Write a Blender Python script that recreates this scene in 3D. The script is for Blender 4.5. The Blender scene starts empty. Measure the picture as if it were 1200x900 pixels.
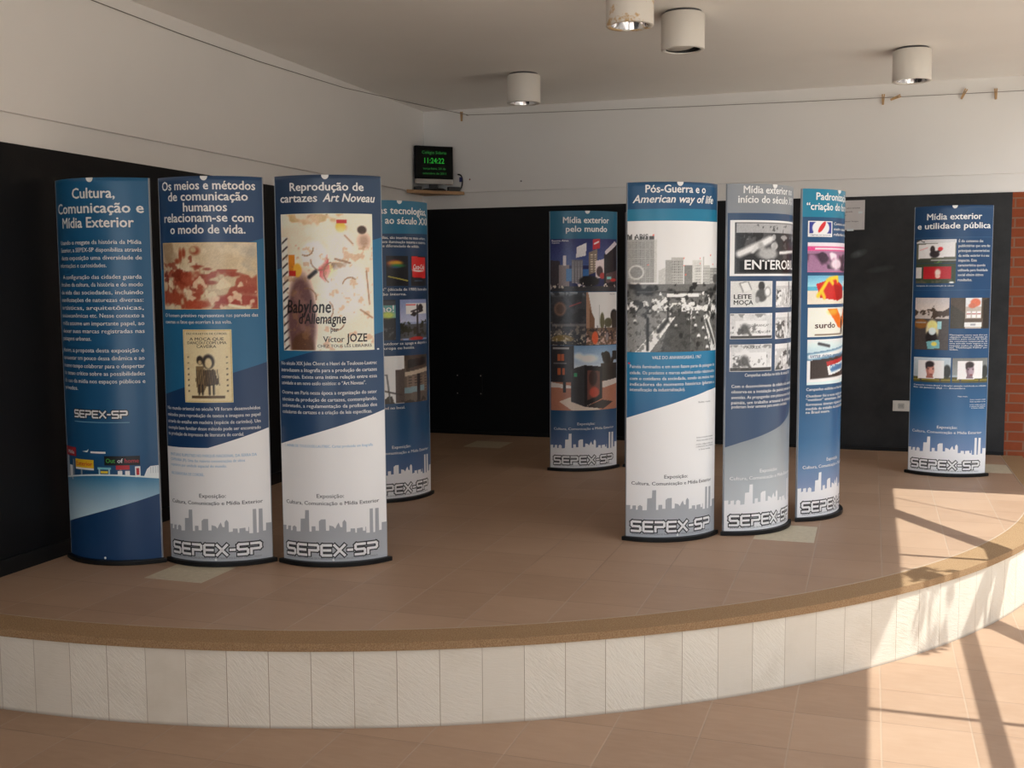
import bpy, bmesh, math, random
import numpy as np
from mathutils import Vector, Matrix

random.seed(7); np.random.seed(7)
SC = bpy.context.scene
COL = SC.collection
PI = math.pi

# ------------------------------------------------------------------ camera, light, exposure
S = 0.323                                   # height of the stage
CAM_R = ((0.94936, 0.31413, -0.00640), (-0.02279, 0.08914, 0.99576), (-0.31337, 0.94518, -0.09178))
cam_d = bpy.data.cameras.new('camera')
cam = bpy.data.objects.new('camera', cam_d); COL.objects.link(cam)
cam_d.sensor_width = 36; cam_d.lens = 38.06; cam_d.clip_start = 0.05; cam_d.clip_end = 200
r0, u0, f0 = (Vector(v).normalized() for v in CAM_R)
M = Matrix(((r0.x, u0.x, -f0.x, 0), (r0.y, u0.y, -f0.y, 0), (r0.z, u0.z, -f0.z, 1.626), (0, 0, 0, 1)))
cam.matrix_world = M
SC.camera = cam

vs = SC.view_settings
vs.view_transform = 'Standard'; vs.look = 'None'; vs.exposure = 0.07; vs.gamma = 1.0; vs.use_curve_mapping = False

W_SKY = 2.75
world = bpy.data.worlds.new('sky'); SC.world = world; world.use_nodes = True
bg = world.node_tree.nodes['Background']
bg.inputs['Color'].default_value = (0.86, 0.94, 1.04, 1); bg.inputs['Strength'].default_value = W_SKY

SUN = 5.6
sl = bpy.data.lights.new('sun', 'SUN'); sl.energy = SUN; sl.angle = 0.009; sl.color = (0.95, 1.0, 0.97)
so = bpy.data.objects.new('sun', sl); COL.objects.link(so)
so.rotation_euler = Vector((-0.374, 0.0, -0.927)).to_track_quat('-Z', 'Y').to_euler()
so.location = (6, 4, 12)

def portal(name, loc, rot, sx, sy):
    l = bpy.data.lights.new(name, 'AREA'); l.shape = 'RECTANGLE'; l.size = sx; l.size_y = sy
    l.cycles.is_portal = True
    o = bpy.data.objects.new(name, l); COL.objects.link(o); o.location = loc; o.rotation_euler = rot
    return o

# room numbers
LX, BY, RX, RY = -3.723, 8.798, 1.17, -3.5     # left wall, back wall, right wall, rear wall
UP = .030                                    # how far the upper plaster stands proud
HC, HL, HP = 2.784 + S, 2.088 + S, 1.953 + S   # ceiling, ledge, top of the black paint
CX, CY, RO = -3.190, 7.508, 4.285              # stage arc
JY, JY0, OH = 7.20, -0.5, 2.985                 # right opening: far jamb, near jamb, head height

portal('portal_side', (RX + 0.1, (BY + JY0) / 2, OH / 2), (0, PI / 2, 0), OH, BY - JY0)
portal('portal_rear', (-1.1, RY - 0.1, 1.45), (PI / 2, 0, 0), 4.2, 2.9)

# ------------------------------------------------------------------ helpers
def s2l(c):
    return tuple(((x / 255) / 12.92 if x / 255 <= 0.04045 else ((x / 255 + 0.055) / 1.055) ** 2.4) for x in c)

class N:
    """small node-tree writer"""
    def __init__(self, name):
        self.m = bpy.data.materials.new(name); self.m.use_nodes = True
        self.t = self.m.node_tree; self.b = self.t.nodes['Principled BSDF']
    def n(self, kind, **kw):
        x = self.t.nodes.new(kind)
        for k, v in kw.items(): setattr(x, k, v)
        return x
    def l(self, a, b): self.t.links.new(a, b)
    def val(self, x, i, v):
        if hasattr(v, 'bl_idname') or isinstance(v, bpy.types.NodeSocket): self.l(v, x.inputs[i])
        else: x.inputs[i].default_value = v
    def math(self, op, a, b=None, c=None):
        x = self.n('ShaderNodeMath', operation=op); self.val(x, 0, a)
        if b is not None: self.val(x, 1, b)
        if c is not None: self.val(x, 2, c)
        return x.outputs[0]
    def mix(self, f, a, b, blend='MIX'):
        x = self.n('ShaderNodeMix', data_type='RGBA', blend_type=blend)
        self.val(x, 0, f)
        for i, v in ((6, a), (7, b)):
            if isinstance(v, bpy.types.NodeSocket): self.l(v, x.inputs[i])
            else: x.inputs[i].default_value = (*v[:3], 1)
        return x.outputs[2]
    def noise(self, scale, detail=4, rough=.5, vec=None, dist=0):
        x = self.n('ShaderNodeTexNoise'); x.inputs['Scale'].default_value = scale; x.inputs['Detail'].default_value = detail
        x.inputs['Roughness'].default_value = rough; x.inputs['Distortion'].default_value = dist
        if vec is not None: self.l(vec, x.inputs['Vector'])
        return x.outputs[0]
    def ramp(self, f, a, b):
        x = self.n('ShaderNodeMapRange'); self.l(f, x.inputs[0]); x.inputs[1].default_value = a; x.inputs[2].default_value = b
        return x.outputs[0]
    def pos(self):
        return self.n('ShaderNodeNewGeometry').outputs['Position']
    def scaled(self, v, s):
        x = self.n('ShaderNodeVectorMath', operation='MULTIPLY'); self.l(v, x.inputs[0]); x.inputs[1].default_value = s
        return x.outputs[0]
    def bump(self, h, strength=.3, dist=.01):
        x = self.n('ShaderNodeBump'); x.inputs['Strength'].default_value = strength; x.inputs['Distance'].default_value = dist
        self.l(h, x.inputs['Height']); self.l(x.outputs[0], self.b.inputs['Normal'])
    def set(self, col=None, rough=None, metal=None, spec=None):
        for k, v in (('Base Color', col), ('Roughness', rough), ('Metallic', metal), ('Specular IOR Level', spec)):
            if v is None: continue
            if isinstance(v, bpy.types.NodeSocket): self.l(v, self.b.inputs[k])
            else: self.b.inputs[k].default_value = (*v, 1) if k == 'Base Color' else v
        return self

def plain(name, col, rough=.5, metal=0, spec=.5, var=.06, scale=30, bump=0):
    m = N(name); p = m.n('ShaderNodeTexCoord').outputs['Object']
    f = m.noise(scale, 3, .5, p)
    c = m.mix(m.math('MULTIPLY', f, 1.0), tuple(x * (1 - var) for x in col), tuple(min(1, x * (1 + var)) for x in col))
    m.set(c, rough, metal, spec)
    if bump: m.bump(f, bump, .003)
    return m.m

class MB:
    def __init__(self): self.bm = bmesh.new(); self.mi = 0
    def box(self, x0, x1, y0, y1, z0, z1, bev=0, mtx=None):
        b = bmesh.new(); bmesh.ops.create_cube(b, size=1)
        for v in b.verts: v.co = Vector((x0 + (v.co.x + .5) * (x1 - x0), y0 + (v.co.y + .5) * (y1 - y0), z0 + (v.co.z + .5) * (z1 - z0)))
        if bev: bmesh.ops.bevel(b, geom=b.edges[:], offset=bev, segments=2, affect='EDGES', profile=.6)
        return self._join(b, mtx)
    def _join(self, b, mtx=None):
        if mtx is not None: bmesh.ops.transform(b, matrix=mtx, verts=b.verts)
        bmesh.ops.recalc_face_normals(b, faces=b.faces[:])
        mp = {v: self.bm.verts.new(v.co) for v in b.verts}
        for f in b.faces:
            try:
                g = self.bm.faces.new([mp[v] for v in f.verts]); g.smooth = f.smooth; g.material_index = self.mi
            except ValueError: pass
        b.free(); return self
    def prism(self, pts, z0, z1, bev=0, mtx=None):
        b = bmesh.new(); vs_ = [b.verts.new((x, y, z0)) for x, y in pts]; f = b.faces.new(vs_)
        r = bmesh.ops.extrude_face_region(b, geom=[f]); up = [v for v in r['geom'] if isinstance(v, bmesh.types.BMVert)]
        for v in up: v.co.z = z1
        if bev:
            ee = [e for e in b.edges if abs(e.verts[0].co.z - e.verts[1].co.z) < 1e-6]
            bmesh.ops.bevel(b, geom=ee, offset=bev, segments=2, affect='EDGES', profile=.6)
        return self._join(b, mtx)
    def lathe(self, prof, seg=32, mtx=None, smooth=True):
        b = bmesh.new(); rings = []
        for r, z in prof:
            rings.append([b.verts.new((r * math.cos(2 * PI * i / seg), r * math.sin(2 * PI * i / seg), z)) for i in range(seg)] if r > 1e-6 else [b.verts.new((0, 0, z))])
        for a, c in zip(rings, rings[1:]):
            for i in range(seg):
                j = (i + 1) % seg
                q = [a[i % len(a)], a[j % len(a)], c[j % len(c)], c[i % len(c)]]
                q2 = []
                for v in q:
                    if v not in q2: q2.append(v)
                if len(q2) > 2: b.faces.new(q2).smooth = smooth
        return self._join(b, mtx)
    def tube(self, pts, r, seg=8):
        b = bmesh.new(); P = [Vector(p) for p in pts]; rings = []
        for i, p in enumerate(P):
            t = (P[min(i + 1, len(P) - 1)] - P[max(i - 1, 0)]).normalized()
            a = t.orthogonal().normalized() if abs(t.z) > .9 else t.cross(Vector((0, 0, 1))).normalized()
            c = t.cross(a).normalized()
            rings.append([b.verts.new(p + r * (a * math.cos(2 * PI * k / seg) + c * math.sin(2 * PI * k / seg))) for k in range(seg)])
        for a, c in zip(rings, rings[1:]):
            for k in range(seg): b.faces.new((a[k], a[(k + 1) % seg], c[(k + 1) % seg], c[k])).smooth = True
        b.faces.new(rings[0][::-1]); b.faces.new(rings[-1])
        return self._join(b)
    def build(self, name, mats, parent=None):
        me = bpy.data.meshes.new(name); self.bm.to_mesh(me); self.bm.free()
        for m in (mats if isinstance(mats, (list, tuple)) else [mats]): me.materials.append(m)
        o = bpy.data.objects.new(name, me); COL.objects.link(o)
        if parent: o.parent = parent
        return o

def tag(o, label=None, cat=None, group=None, kind=None):
    for k, v in (('label', label), ('category', cat), ('group', group), ('kind', kind)):
        if v: o[k] = v
    return o
def empty(name, loc=(0, 0, 0), rz=0):
    o = bpy.data.objects.new(name, None); COL.objects.link(o); o.location = loc; o.rotation_euler = (0, 0, rz); o.empty_display_size = .1
    return o

# ------------------------------------------------------------------ materials
def mat_wall(name, col, var=.05):
    m = N(name); p = m.pos()
    f = m.noise(1.3, 4, .55, p); g = m.noise(160, 2, .5, p)
    c = m.mix(f, tuple(x * (1 - var) for x in col), tuple(x * (1 + var) for x in col))
    m.set(c, .75, 0, .3); m.bump(g, .12, .002); return m.m
M_WALL = mat_wall('wall_paint', (.81, .80, .785))
M_CEIL = mat_wall('ceiling_paint', (.88, .86, .83))

def mat_black():
    m = N('black_wall_paint'); p = m.pos()
    f = m.noise(2.2, 5, .6, p); g = m.noise(60, 3, .5, p)
    c = m.mix(f, (.0035, .0035, .004), (.0065, .0065, .007))
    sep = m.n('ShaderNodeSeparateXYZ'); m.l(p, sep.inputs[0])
    right_grey = m.math('MULTIPLY', m.ramp(m.math('ADD', sep.outputs[0], m.math('MULTIPLY', f, .5)), -.5, .25), m.math('MULTIPLY', m.noise(5, 5, .65, p), .062))  # mottled grey mixed into the black, stronger towards the right end
    c = m.mix(right_grey, c, (.60, .62, .64))
    # chalk smears left on the board beside the last two stands
    for (x, z, sx, sz, a) in ((-.10, 1.52 + S, .07, .035, .10), (.06, 1.40 + S, .12, .03, .04), (-.02, 1.20 + S, .2, .12, .02)):
        d = m.n('ShaderNodeSeparateXYZ'); m.l(p, d.inputs[0])
        dx = m.math('DIVIDE', m.math('SUBTRACT', d.outputs[0], x), sx); dz = m.math('DIVIDE', m.math('SUBTRACT', d.outputs[2], z), sz)
        dz = m.math('SUBTRACT', dz, m.math('MULTIPLY', dx, .6))
        r = m.math('ADD', m.math('MULTIPLY', dx, dx), m.math('MULTIPLY', dz, dz))
        k = m.math('MULTIPLY', m.ramp(r, 1.0, 0.0), m.math('MULTIPLY', m.noise(18, 4, .6, p), a * 2))
        c = m.mix(k, c, (.55, .62, .64))
    m.set(c, m.math('ADD', m.math('MULTIPLY', f, .18), .42), 0, .22); m.bump(g, .15, .003); return m.m
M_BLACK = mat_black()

def mat_tiles(name, x0, px, y0, py, cream=()):
    m = N(name); p = m.pos(); d = m.n('ShaderNodeSeparateXYZ'); m.l(p, d.inputs[0])
    tx = m.math('DIVIDE', m.math('SUBTRACT', d.outputs[0], x0), px); ty = m.math('DIVIDE', m.math('SUBTRACT', d.outputs[1], y0), py)
    fx, fy = m.math('FRACT', tx), m.math('FRACT', ty)
    ex = m.math('MULTIPLY', m.math('MINIMUM', fx, m.math('SUBTRACT', 1, fx)), px); ey = m.math('MULTIPLY', m.math('MINIMUM', fy, m.math('SUBTRACT', 1, fy)), py)
    gx = m.ramp(ex, .0045, .0015); gy = m.ramp(ey, .0035, .001)
    cell = m.n('ShaderNodeCombineXYZ'); m.l(m.math('FLOOR', tx), cell.inputs[0]); m.l(m.math('FLOOR', ty), cell.inputs[1])
    wn = m.n('ShaderNodeTexWhiteNoise'); m.l(cell.outputs[0], wn.inputs['Vector'])
    base = m.mix(wn.outputs[0], (.330, .205, .130), (.385, .245, .158))
    streak = m.noise(7, 5, .6, m.scaled(p, (1.2, 5.5, 1)), .6)
    base = m.mix(m.ramp(streak, .3, .75), base, m.mix(.5, base, (.45, .31, .215)))
    base = m.mix(m.math('MULTIPLY', m.ramp(m.noise(2.1, 4, .6, p), .45, .8), .30), base, (.26, .15, .09))
    c = m.mix(m.math('MULTIPLY', gy, .55), base, (.19, .12, .08))
    c = m.mix(m.math('MULTIPLY', gx, .50), c, m.mix(m.ramp(m.noise(.9, 3, .5, p), .30, .46), (.21, .135, .09), (.42, .315, .23)))
    for (xa, xb, ya, yb) in cream:
        k = None
        for sck, a, b in ((d.outputs[0], xa, xb), (d.outputs[1], ya, yb)):
            for q in (m.math('GREATER_THAN', sck, a), m.math('LESS_THAN', sck, b)):
                k = q if k is None else m.math('MULTIPLY', k, q)
        c = m.mix(k, c, m.mix(m.noise(40, 5, .7, p), (.40, .33, .22), (.66, .58, .43)))
    m.set(c, m.math('ADD', m.math('MULTIPLY', streak, .2), .42), 0, .35)
    h = m.math('SUBTRACT', m.math('MULTIPLY', streak, .25), m.math('MAXIMUM', gx, gy)); m.bump(h, .25, .003)
    return m.m
M_STAGE = mat_tiles('stage_tiles', -.545, .3095, 4.555, .343, ((-3.075, -2.775, 4.0, 4.28), (-.545, -.246, 5.54, 5.915), (-3.105, -2.79, 8.09, 8.43), (.66, .955, 7.96, 8.335)))
M_FLOOR = mat_tiles('floor_tiles', -.553, .3115, 4.455, .343)

def mat_riser():
    m = N('riser_tiles'); p = m.pos(); d = m.n('ShaderNodeSeparateXYZ'); m.l(p, d.inputs[0])
    a = m.math('ARCTAN2', m.math('SUBTRACT', d.outputs[1], CY), m.math('SUBTRACT', d.outputs[0], CX))
    t = m.math('DIVIDE', m.math('ADD', a, math.radians(89.55)), math.radians(2.105))
    fr = m.math('FRACT', t); e = m.math('MINIMUM', fr, m.math('SUBTRACT', 1, fr))
    g = m.ramp(e, .011, .003)
    wn = m.n('ShaderNodeTexWhiteNoise', noise_dimensions='1D'); m.l(m.math('FLOOR', t), wn.inputs['W'])
    v = m.n('ShaderNodeCombineXYZ'); m.l(m.math('ADD', m.math('MULTIPLY', t, .157), m.math('MULTIPLY', wn.outputs[0], 9)), v.inputs[0]); m.l(d.outputs[2], v.inputs[1])
    rot = m.n('ShaderNodeVectorRotate', rotation_type='Z_AXIS'); m.l(v.outputs[0], rot.inputs['Vector']); m.l(m.math('MULTIPLY', m.math('SUBTRACT', wn.outputs[0], .1), 1.1), rot.inputs['Angle'])
    st = m.noise(9, 5, .6, m.scaled(rot.outputs[0], (2.2, 11, 1)), .8)
    c = m.mix(wn.outputs[0], (.68, .615, .515), (.75, .69, .585))
    c = m.mix(m.math('MULTIPLY', m.ramp(m.noise(5, 4, .6, p), .5, .8), .35), c, (.52, .45, .34))
    c = m.mix(m.math('MULTIPLY', g, m.ramp(wn.outputs[0], -.3, .6)), c, (.30, .21, .135))
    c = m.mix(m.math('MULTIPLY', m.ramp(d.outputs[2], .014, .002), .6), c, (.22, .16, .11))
    m.set(c, .55, 0, .3)
    m.bump(m.math('SUBTRACT', m.math('MULTIPLY', st, m.ramp(wn.outputs[0], -.1, 1.0)), g), .42, .012)
    return m.m
M_RISER = mat_riser()
def mat_nosing():
    m = N('granite_nosing'); p = m.pos(); f = m.noise(210, 3, .75, p); g = m.noise(6, 4, .6, p)
    c = m.mix(m.ramp(f, .30, .70), (.20, .11, .05), (.47, .315, .18)); c = m.mix(m.math('MULTIPLY', g, .4), c, (.24, .135, .065))
    m.set(c, .85, 0, .12); m.bump(f, .2, .002); return m.m
M_NOSE = mat_nosing()
def mat_brick():
    m = N('orange_brick'); p = m.pos(); d = m.n('ShaderNodeSeparateXYZ'); m.l(p, d.inputs[0])
    v = m.n('ShaderNodeCombineXYZ'); m.l(d.outputs[0], v.inputs[0]); m.l(d.outputs[2], v.inputs[1])
    b = m.n('ShaderNodeTexBrick'); m.l(v.outputs[0], b.inputs['Vector']); b.inputs['Scale'].default_value = 1
    b.inputs['Brick Width'].default_value = .22; b.inputs['Row Height'].default_value = .072; b.inputs['Mortar Size'].default_value = .006
    b.inputs['Color1'].default_value = (.25, .062, .022, 1); b.inputs['Color2'].default_value = (.20, .046, .017, 1); b.inputs['Mortar'].default_value = (.19, .13, .09, 1)
    c = m.mix(m.math('MULTIPLY', m.noise(40, 4, .6, p), .5), b.outputs[0], (.30, .07, .03))
    m.set(c, .8, 0, .2); m.bump(m.math('SUBTRACT', 1, b.outputs['Fac']), .5, .008); return m.m
M_BRICK = mat_brick()
M_STEEL = plain('grey_painted_steel', (.10, .10, .11), .5)
M_TERR = plain('terrace_concrete', (.66, .565, .465), .85, scale=3)
M_PLASTIC = plain('black_plastic', (.012, .012, .013), .42)
M_BASE = plain('black_base_board', (.007, .007, .007), .45, spec=.25)
M_ALU = plain('pale_edge_strip', (.30, .33, .37), .35)
M_BACKP = plain('grey_back_sheet', (.45, .46, .47), .5)
M_CLIP = plain('white_clip', (.85, .86, .86), .4)
M_WHITE = plain('white_plastic', (.68, .65, .60), .45)
M_SILVER = plain('silver_plastic', (.42, .40, .37), .4)
M_CHROME = plain('chrome_reflector', (.75, .75, .77), .12, 1)
M_WOOD = None
def mat_wood(name, a, b):
    m = N(name); p = m.n('ShaderNodeTexCoord').outputs['Object']; f = m.noise(6, 5, .6, m.scaled(p, (3, 30, 30)), .5)
    m.set(m.mix(f, a, b), .55); return m.m
M_WOOD = mat_wood('shelf_wood', (.36, .20, .09), (.50, .31, .16))
M_PIN = mat_wood('clothespin_wood', (.42, .25, .11), (.55, .36, .18))
M_WIRE = plain('grey_wire', (.20, .18, .165), .6)
def mat_lamp():
    m = N('white_lamp_body'); p = m.n('ShaderNodeTexCoord').outputs['Object']
    c = m.mix(m.ramp(m.noise(8, 4, .7, p), .53, .58), (.74, .71, .66), (.58, .40, .20))
    m.set(m.mix(m.math('MULTIPLY', m.noise(3, 3, .5, p), .12), c, (.55, .5, .43)), .5); return m.m
M_LAMP = plain('white_lamp_body', (.74, .71, .66), .5, var=.03, scale=6)
M_STAIN = mat_lamp()
def mat_print():
    m = N('printed_sheet'); a = m.n('ShaderNodeAttribute', attribute_name='Col')
    m.set(a.outputs['Color'], .30, 0, .45); return m.m
M_PRINT = mat_print()
def emit(name, col, s):
    m = N(name); m.set((0, 0, 0), .4); m.b.inputs['Emission Color'].default_value = (*col, 1); m.b.inputs['Emission Strength'].default_value = s
    return m.m
M_GREEN = emit('green_screen_glow', (.03, .75, .06), .38)
M_GREEN2 = emit('dim_green_screen_glow', (.05, .55, .08), .20)

# ------------------------------------------------------------------ the room
def struct(o, label=None): return tag(o, label, None, None, 'structure')

struct(MB().box(LX - .3, RX + .06, RY - .2, BY + .3, -.12, 0).build('floor', M_FLOOR))
struct(MB().box(LX - .3, RX + .06, RY - .2, BY + .3, HC, HC + .2).build('ceiling', M_CEIL))
wl = struct(MB().box(LX - .2, LX, RY - .2, BY + .2, 0, HC).build('wall_left', M_WALL))
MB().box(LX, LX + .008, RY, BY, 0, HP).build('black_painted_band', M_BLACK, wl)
MB().box(LX, LX + UP, RY, BY - UP, HL, HC).build('upper_plaster', M_WALL, wl)
wb = struct(MB().box(LX, 4.2, BY, BY + .2, 0, HC - .14).box(LX, RX, BY, BY + .2, HC - .14, HC).build('wall_back', M_WALL))
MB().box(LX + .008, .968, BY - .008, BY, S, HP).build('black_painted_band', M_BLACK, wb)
MB().box(LX, RX, BY - UP, BY, HL, HC).build('upper_plaster', M_WALL, wb)
MB().box(.968, 4.2, BY - .004, BY, 0, HP).build('brick_facing', M_BRICK, wb)
struct(MB().box(LX + .008, LX + .022, 3.27, BY - .022, S, S + .075, .003).build('baseboard_left', M_BASE))
struct(MB().box(LX + .022, .968, BY - .018, BY - .008, S, S + .03, .003).build('baseboard_back', M_BASE))
# right wall: masonry either side of a wide opening with a steel frame
wr = struct(MB().box(RX, RX + .06, RY - .2, JY0, 0, HC).box(RX, RX + .06, JY0, BY - .01, OH, HC).build('wall_right', M_WALL))
struct(MB().box(RX + .06, 6.0, JY, BY + .2, HC - .13, HC).build('sun_block_slab', M_WALL))  # unseen slab, added to keep the sun off the far end of the stage
wn = empty('window_1', (RX + .03, 0, 0)); struct(wn)
X0 = RX + .03
fr = MB()
fr.box(-.02, .02, JY - .02, JY + .02, 0, OH - .03).box(-.02, .02, JY0, 5.78, 1.79, 1.89).box(-.02, .02, JY0, JY, OH - .03, OH)
fr.build('window_transom', M_STEEL, wn)
MB().tube([(0, 6.90, OH), (0, 5.86, 0)], .005).build('window_cable', M_STEEL, wn)
for y in (5.42, 4.235, 3.05, 1.87, .68, -.5, -1.7):
    MB().box(-.014, .014, y - .016, y + .016, 0, OH).build('window_mullion', M_STEEL, wn)
a, b = Vector((0, 6.46, OH)), Vector((0, 4.49, 0)); t = (b - a); nrm = Vector((0, t.z, -t.y)).normalized() * .085
q = [a + nrm, a - nrm, b - nrm, b + nrm]
bm_ = MB(); bb = bmesh.new()
vv = [bb.verts.new(p + Vector((dx, 0, 0))) for dx in (-.012, .012) for p in q]
for f in ((0, 1, 2, 3), (7, 6, 5, 4), (0, 4, 5, 1), (1, 5, 6, 2), (2, 6, 7, 3), (3, 7, 4, 0)): bb.faces.new([vv[i] for i in f])
bm_._join(bb); bm_.build('window_brace', M_STEEL, wn)
pl = empty('shadow_plant', (RX + .03, 5.06, OH)); tag(pl, 'added leafy potted plant, out of view in the side opening, casting the stage-edge shadow', 'plant')  # added out of view to throw the leafy shadow on the stage edge
MB().tube([(0, 0, 0), (0, 0, -.13)], .003).tube([(0, 0, -.13), (.05, 0, -.30)], .002).tube([(0, 0, -.13), (-.05, 0, -.30)], .002).build('hanger', M_STEEL, pl)
MB().lathe([(0, -.40), (.055, -.40), (.075, -.30), (.068, -.30), (.05, -.39), (0, -.385)], 24).build('pot', M_BRICK, pl)
lf = MB(); rr = random.Random(5)
for i in range(130):
    a = rr.uniform(0, 2 * PI); r_ = rr.uniform(.01, .10); z = -.30 + rr.uniform(-.26, .07); sz = rr.uniform(.03, .05)
    if z < -.32: r_ = rr.uniform(.075, .12)
    m = Matrix.Translation((r_ * math.cos(a), r_ * math.sin(a) * 1.1, z)) @ Matrix.Rotation(a, 4, 'Z') @ Matrix.Rotation(rr.uniform(.2, 1.4), 4, 'Y')
    lf.prism([(0, 0), (sz * .5, sz * .42), (sz * 1.3, 0), (sz * .5, -sz * .42)], 0, .0015, 0, m)
lf.build('foliage', plain('leaf_green', (.06, .13, .03), .5), pl)
# rear wall with a doorway behind the camera
struct(MB().box(LX, -3.2, RY - .2, RY, 0, HC).box(1.0, RX, RY - .2, RY, 0, HC).box(-3.2, 1.0, RY - .2, RY, 2.9, HC).build('wall_rear', M_WALL))
dr = MB().box(-3.2, -3.14, RY - .12, RY - .04, 0, 2.9).box(-1.9, -1.82, RY - .12, RY - .04, 0, 2.9).box(-.62, -.54, RY - .12, RY - .04, 0, 2.9).box(.94, 1.0, RY - .12, RY - .04, 0, 2.9).box(-3.14, .94, RY - .12, RY - .04, 2.84, 2.9).build('door_1', M_STEEL); struct(dr)
struct(MB().box(RX + .06, 16, -14, 16, -.14, -.02).box(-12, RX + .06, -14, RY - .2, -.14, -.02).build('ground', M_TERR))

struct(MB().box(9.0, 9.4, -9, 15, -.14, 4.6).build('sky_block_wall', plain('sky_block_render', (.34, .30, .26), .8)))  # unseen wall, added to cut low sky light entering the side opening

# stage
def arc(r, a0=-97.0, a1=0.0, n=97):
    return [(CX + r * math.cos(math.radians(a0 + (a1 - a0) * i / n)), CY + r * math.sin(math.radians(a0 + (a1 - a0) * i / n))) for i in range(n + 1)]
def clipx(pts): return [(max(x, LX + .008), y) for x, y in pts]
def ring(rin, rout, z0, z1, name, mat, parent):
    """curved band following the stage edge, closed, running on to the back wall"""
    A, B = arc(rin), arc(rout); A.append((A[-1][0], BY - .008)); B.append((B[-1][0], BY - .008))
    A = [(max(x, LX + .008), y) for x, y in A]; B = [(max(x, LX + .008), y) for x, y in B]
    b = bmesh.new()
    R4 = [[b.verts.new((x, y, z)) for (x, y) in P] for P, z in ((A, z0), (B, z0), (B, z1), (A, z1))]
    for i in range(len(A) - 1):
        for k in range(4):
            f = b.faces.new((R4[k][i], R4[(k + 1) % 4][i], R4[(k + 1) % 4][i + 1], R4[k][i + 1]))
    b.faces.new([R4[k][0] for k in range(4)]); b.faces.new([R4[k][-1] for k in (3, 2, 1, 0)])
    bmesh.ops.remove_doubles(b, verts=b.verts[:], dist=1e-5)
    m = MB(); m._join(b); return m.build(name, mat, parent)
st = empty('stage', (0, 0, 0)); struct(st)
pts = arc(RO - .15) ; pts = [p for p in pts if p[0] > LX + .02]
pts = [(LX + .008, pts[0][1] + .005)] + pts + [(CX + RO - .15, BY - .008), (LX + .008, BY - .008)]
MB().prism(pts, S - .05, S).build('stage_top', M_STAGE, st)
ring(RO - .15, RO, S - .029, S + .0015, 'stage_nosing', M_NOSE, st)
ring(RO - .155, RO - .149, S - .02, S + .002, 'nosing_joint', plain('pale_grout', (.42, .32, .235), .7), st)
ring(RO - .06, RO - .008, 0, S - .029, 'stage_riser', M_RISER, st)

# ------------------------------------------------------------------ printed sheets: flat art in (u, v), bent on the curved front
W, SAG, HB = .4833, .0897, 1.8
RR = (W * W / 4 + SAG * SAG) / (2 * SAG); AH = math.asin(W / 2 / RR); ARC = 2 * AH * RR
KP = .70
def ink(L):
    '''linear picture colour to ink reflectance'''
    L = np.asarray(L, float); l = (L @ np.array((.21, .72, .07)))[..., None]
    m = np.clip((L[..., 2:3] - L[..., 0:1]) / (L[..., 2:3] + .01), 0, 1); L = L * np.concatenate([1 + 0 * m, 1 + .06 * m, 1 - .2 * m], -1)
    return np.clip(L / KP * (.84 + .16 * np.clip(l / .45, 0, 1)), 0, .88)
def alb(c): return tuple(ink(s2l(c)))
def bend(u, v, off=0.0):
    a = (np.asarray(u) - .5) * 2 * AH
    return np.stack([(RR + off) * np.sin(a), (RR - SAG) - (RR + off) * np.cos(a), np.asarray(v) + 0 * a], -1)

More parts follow.
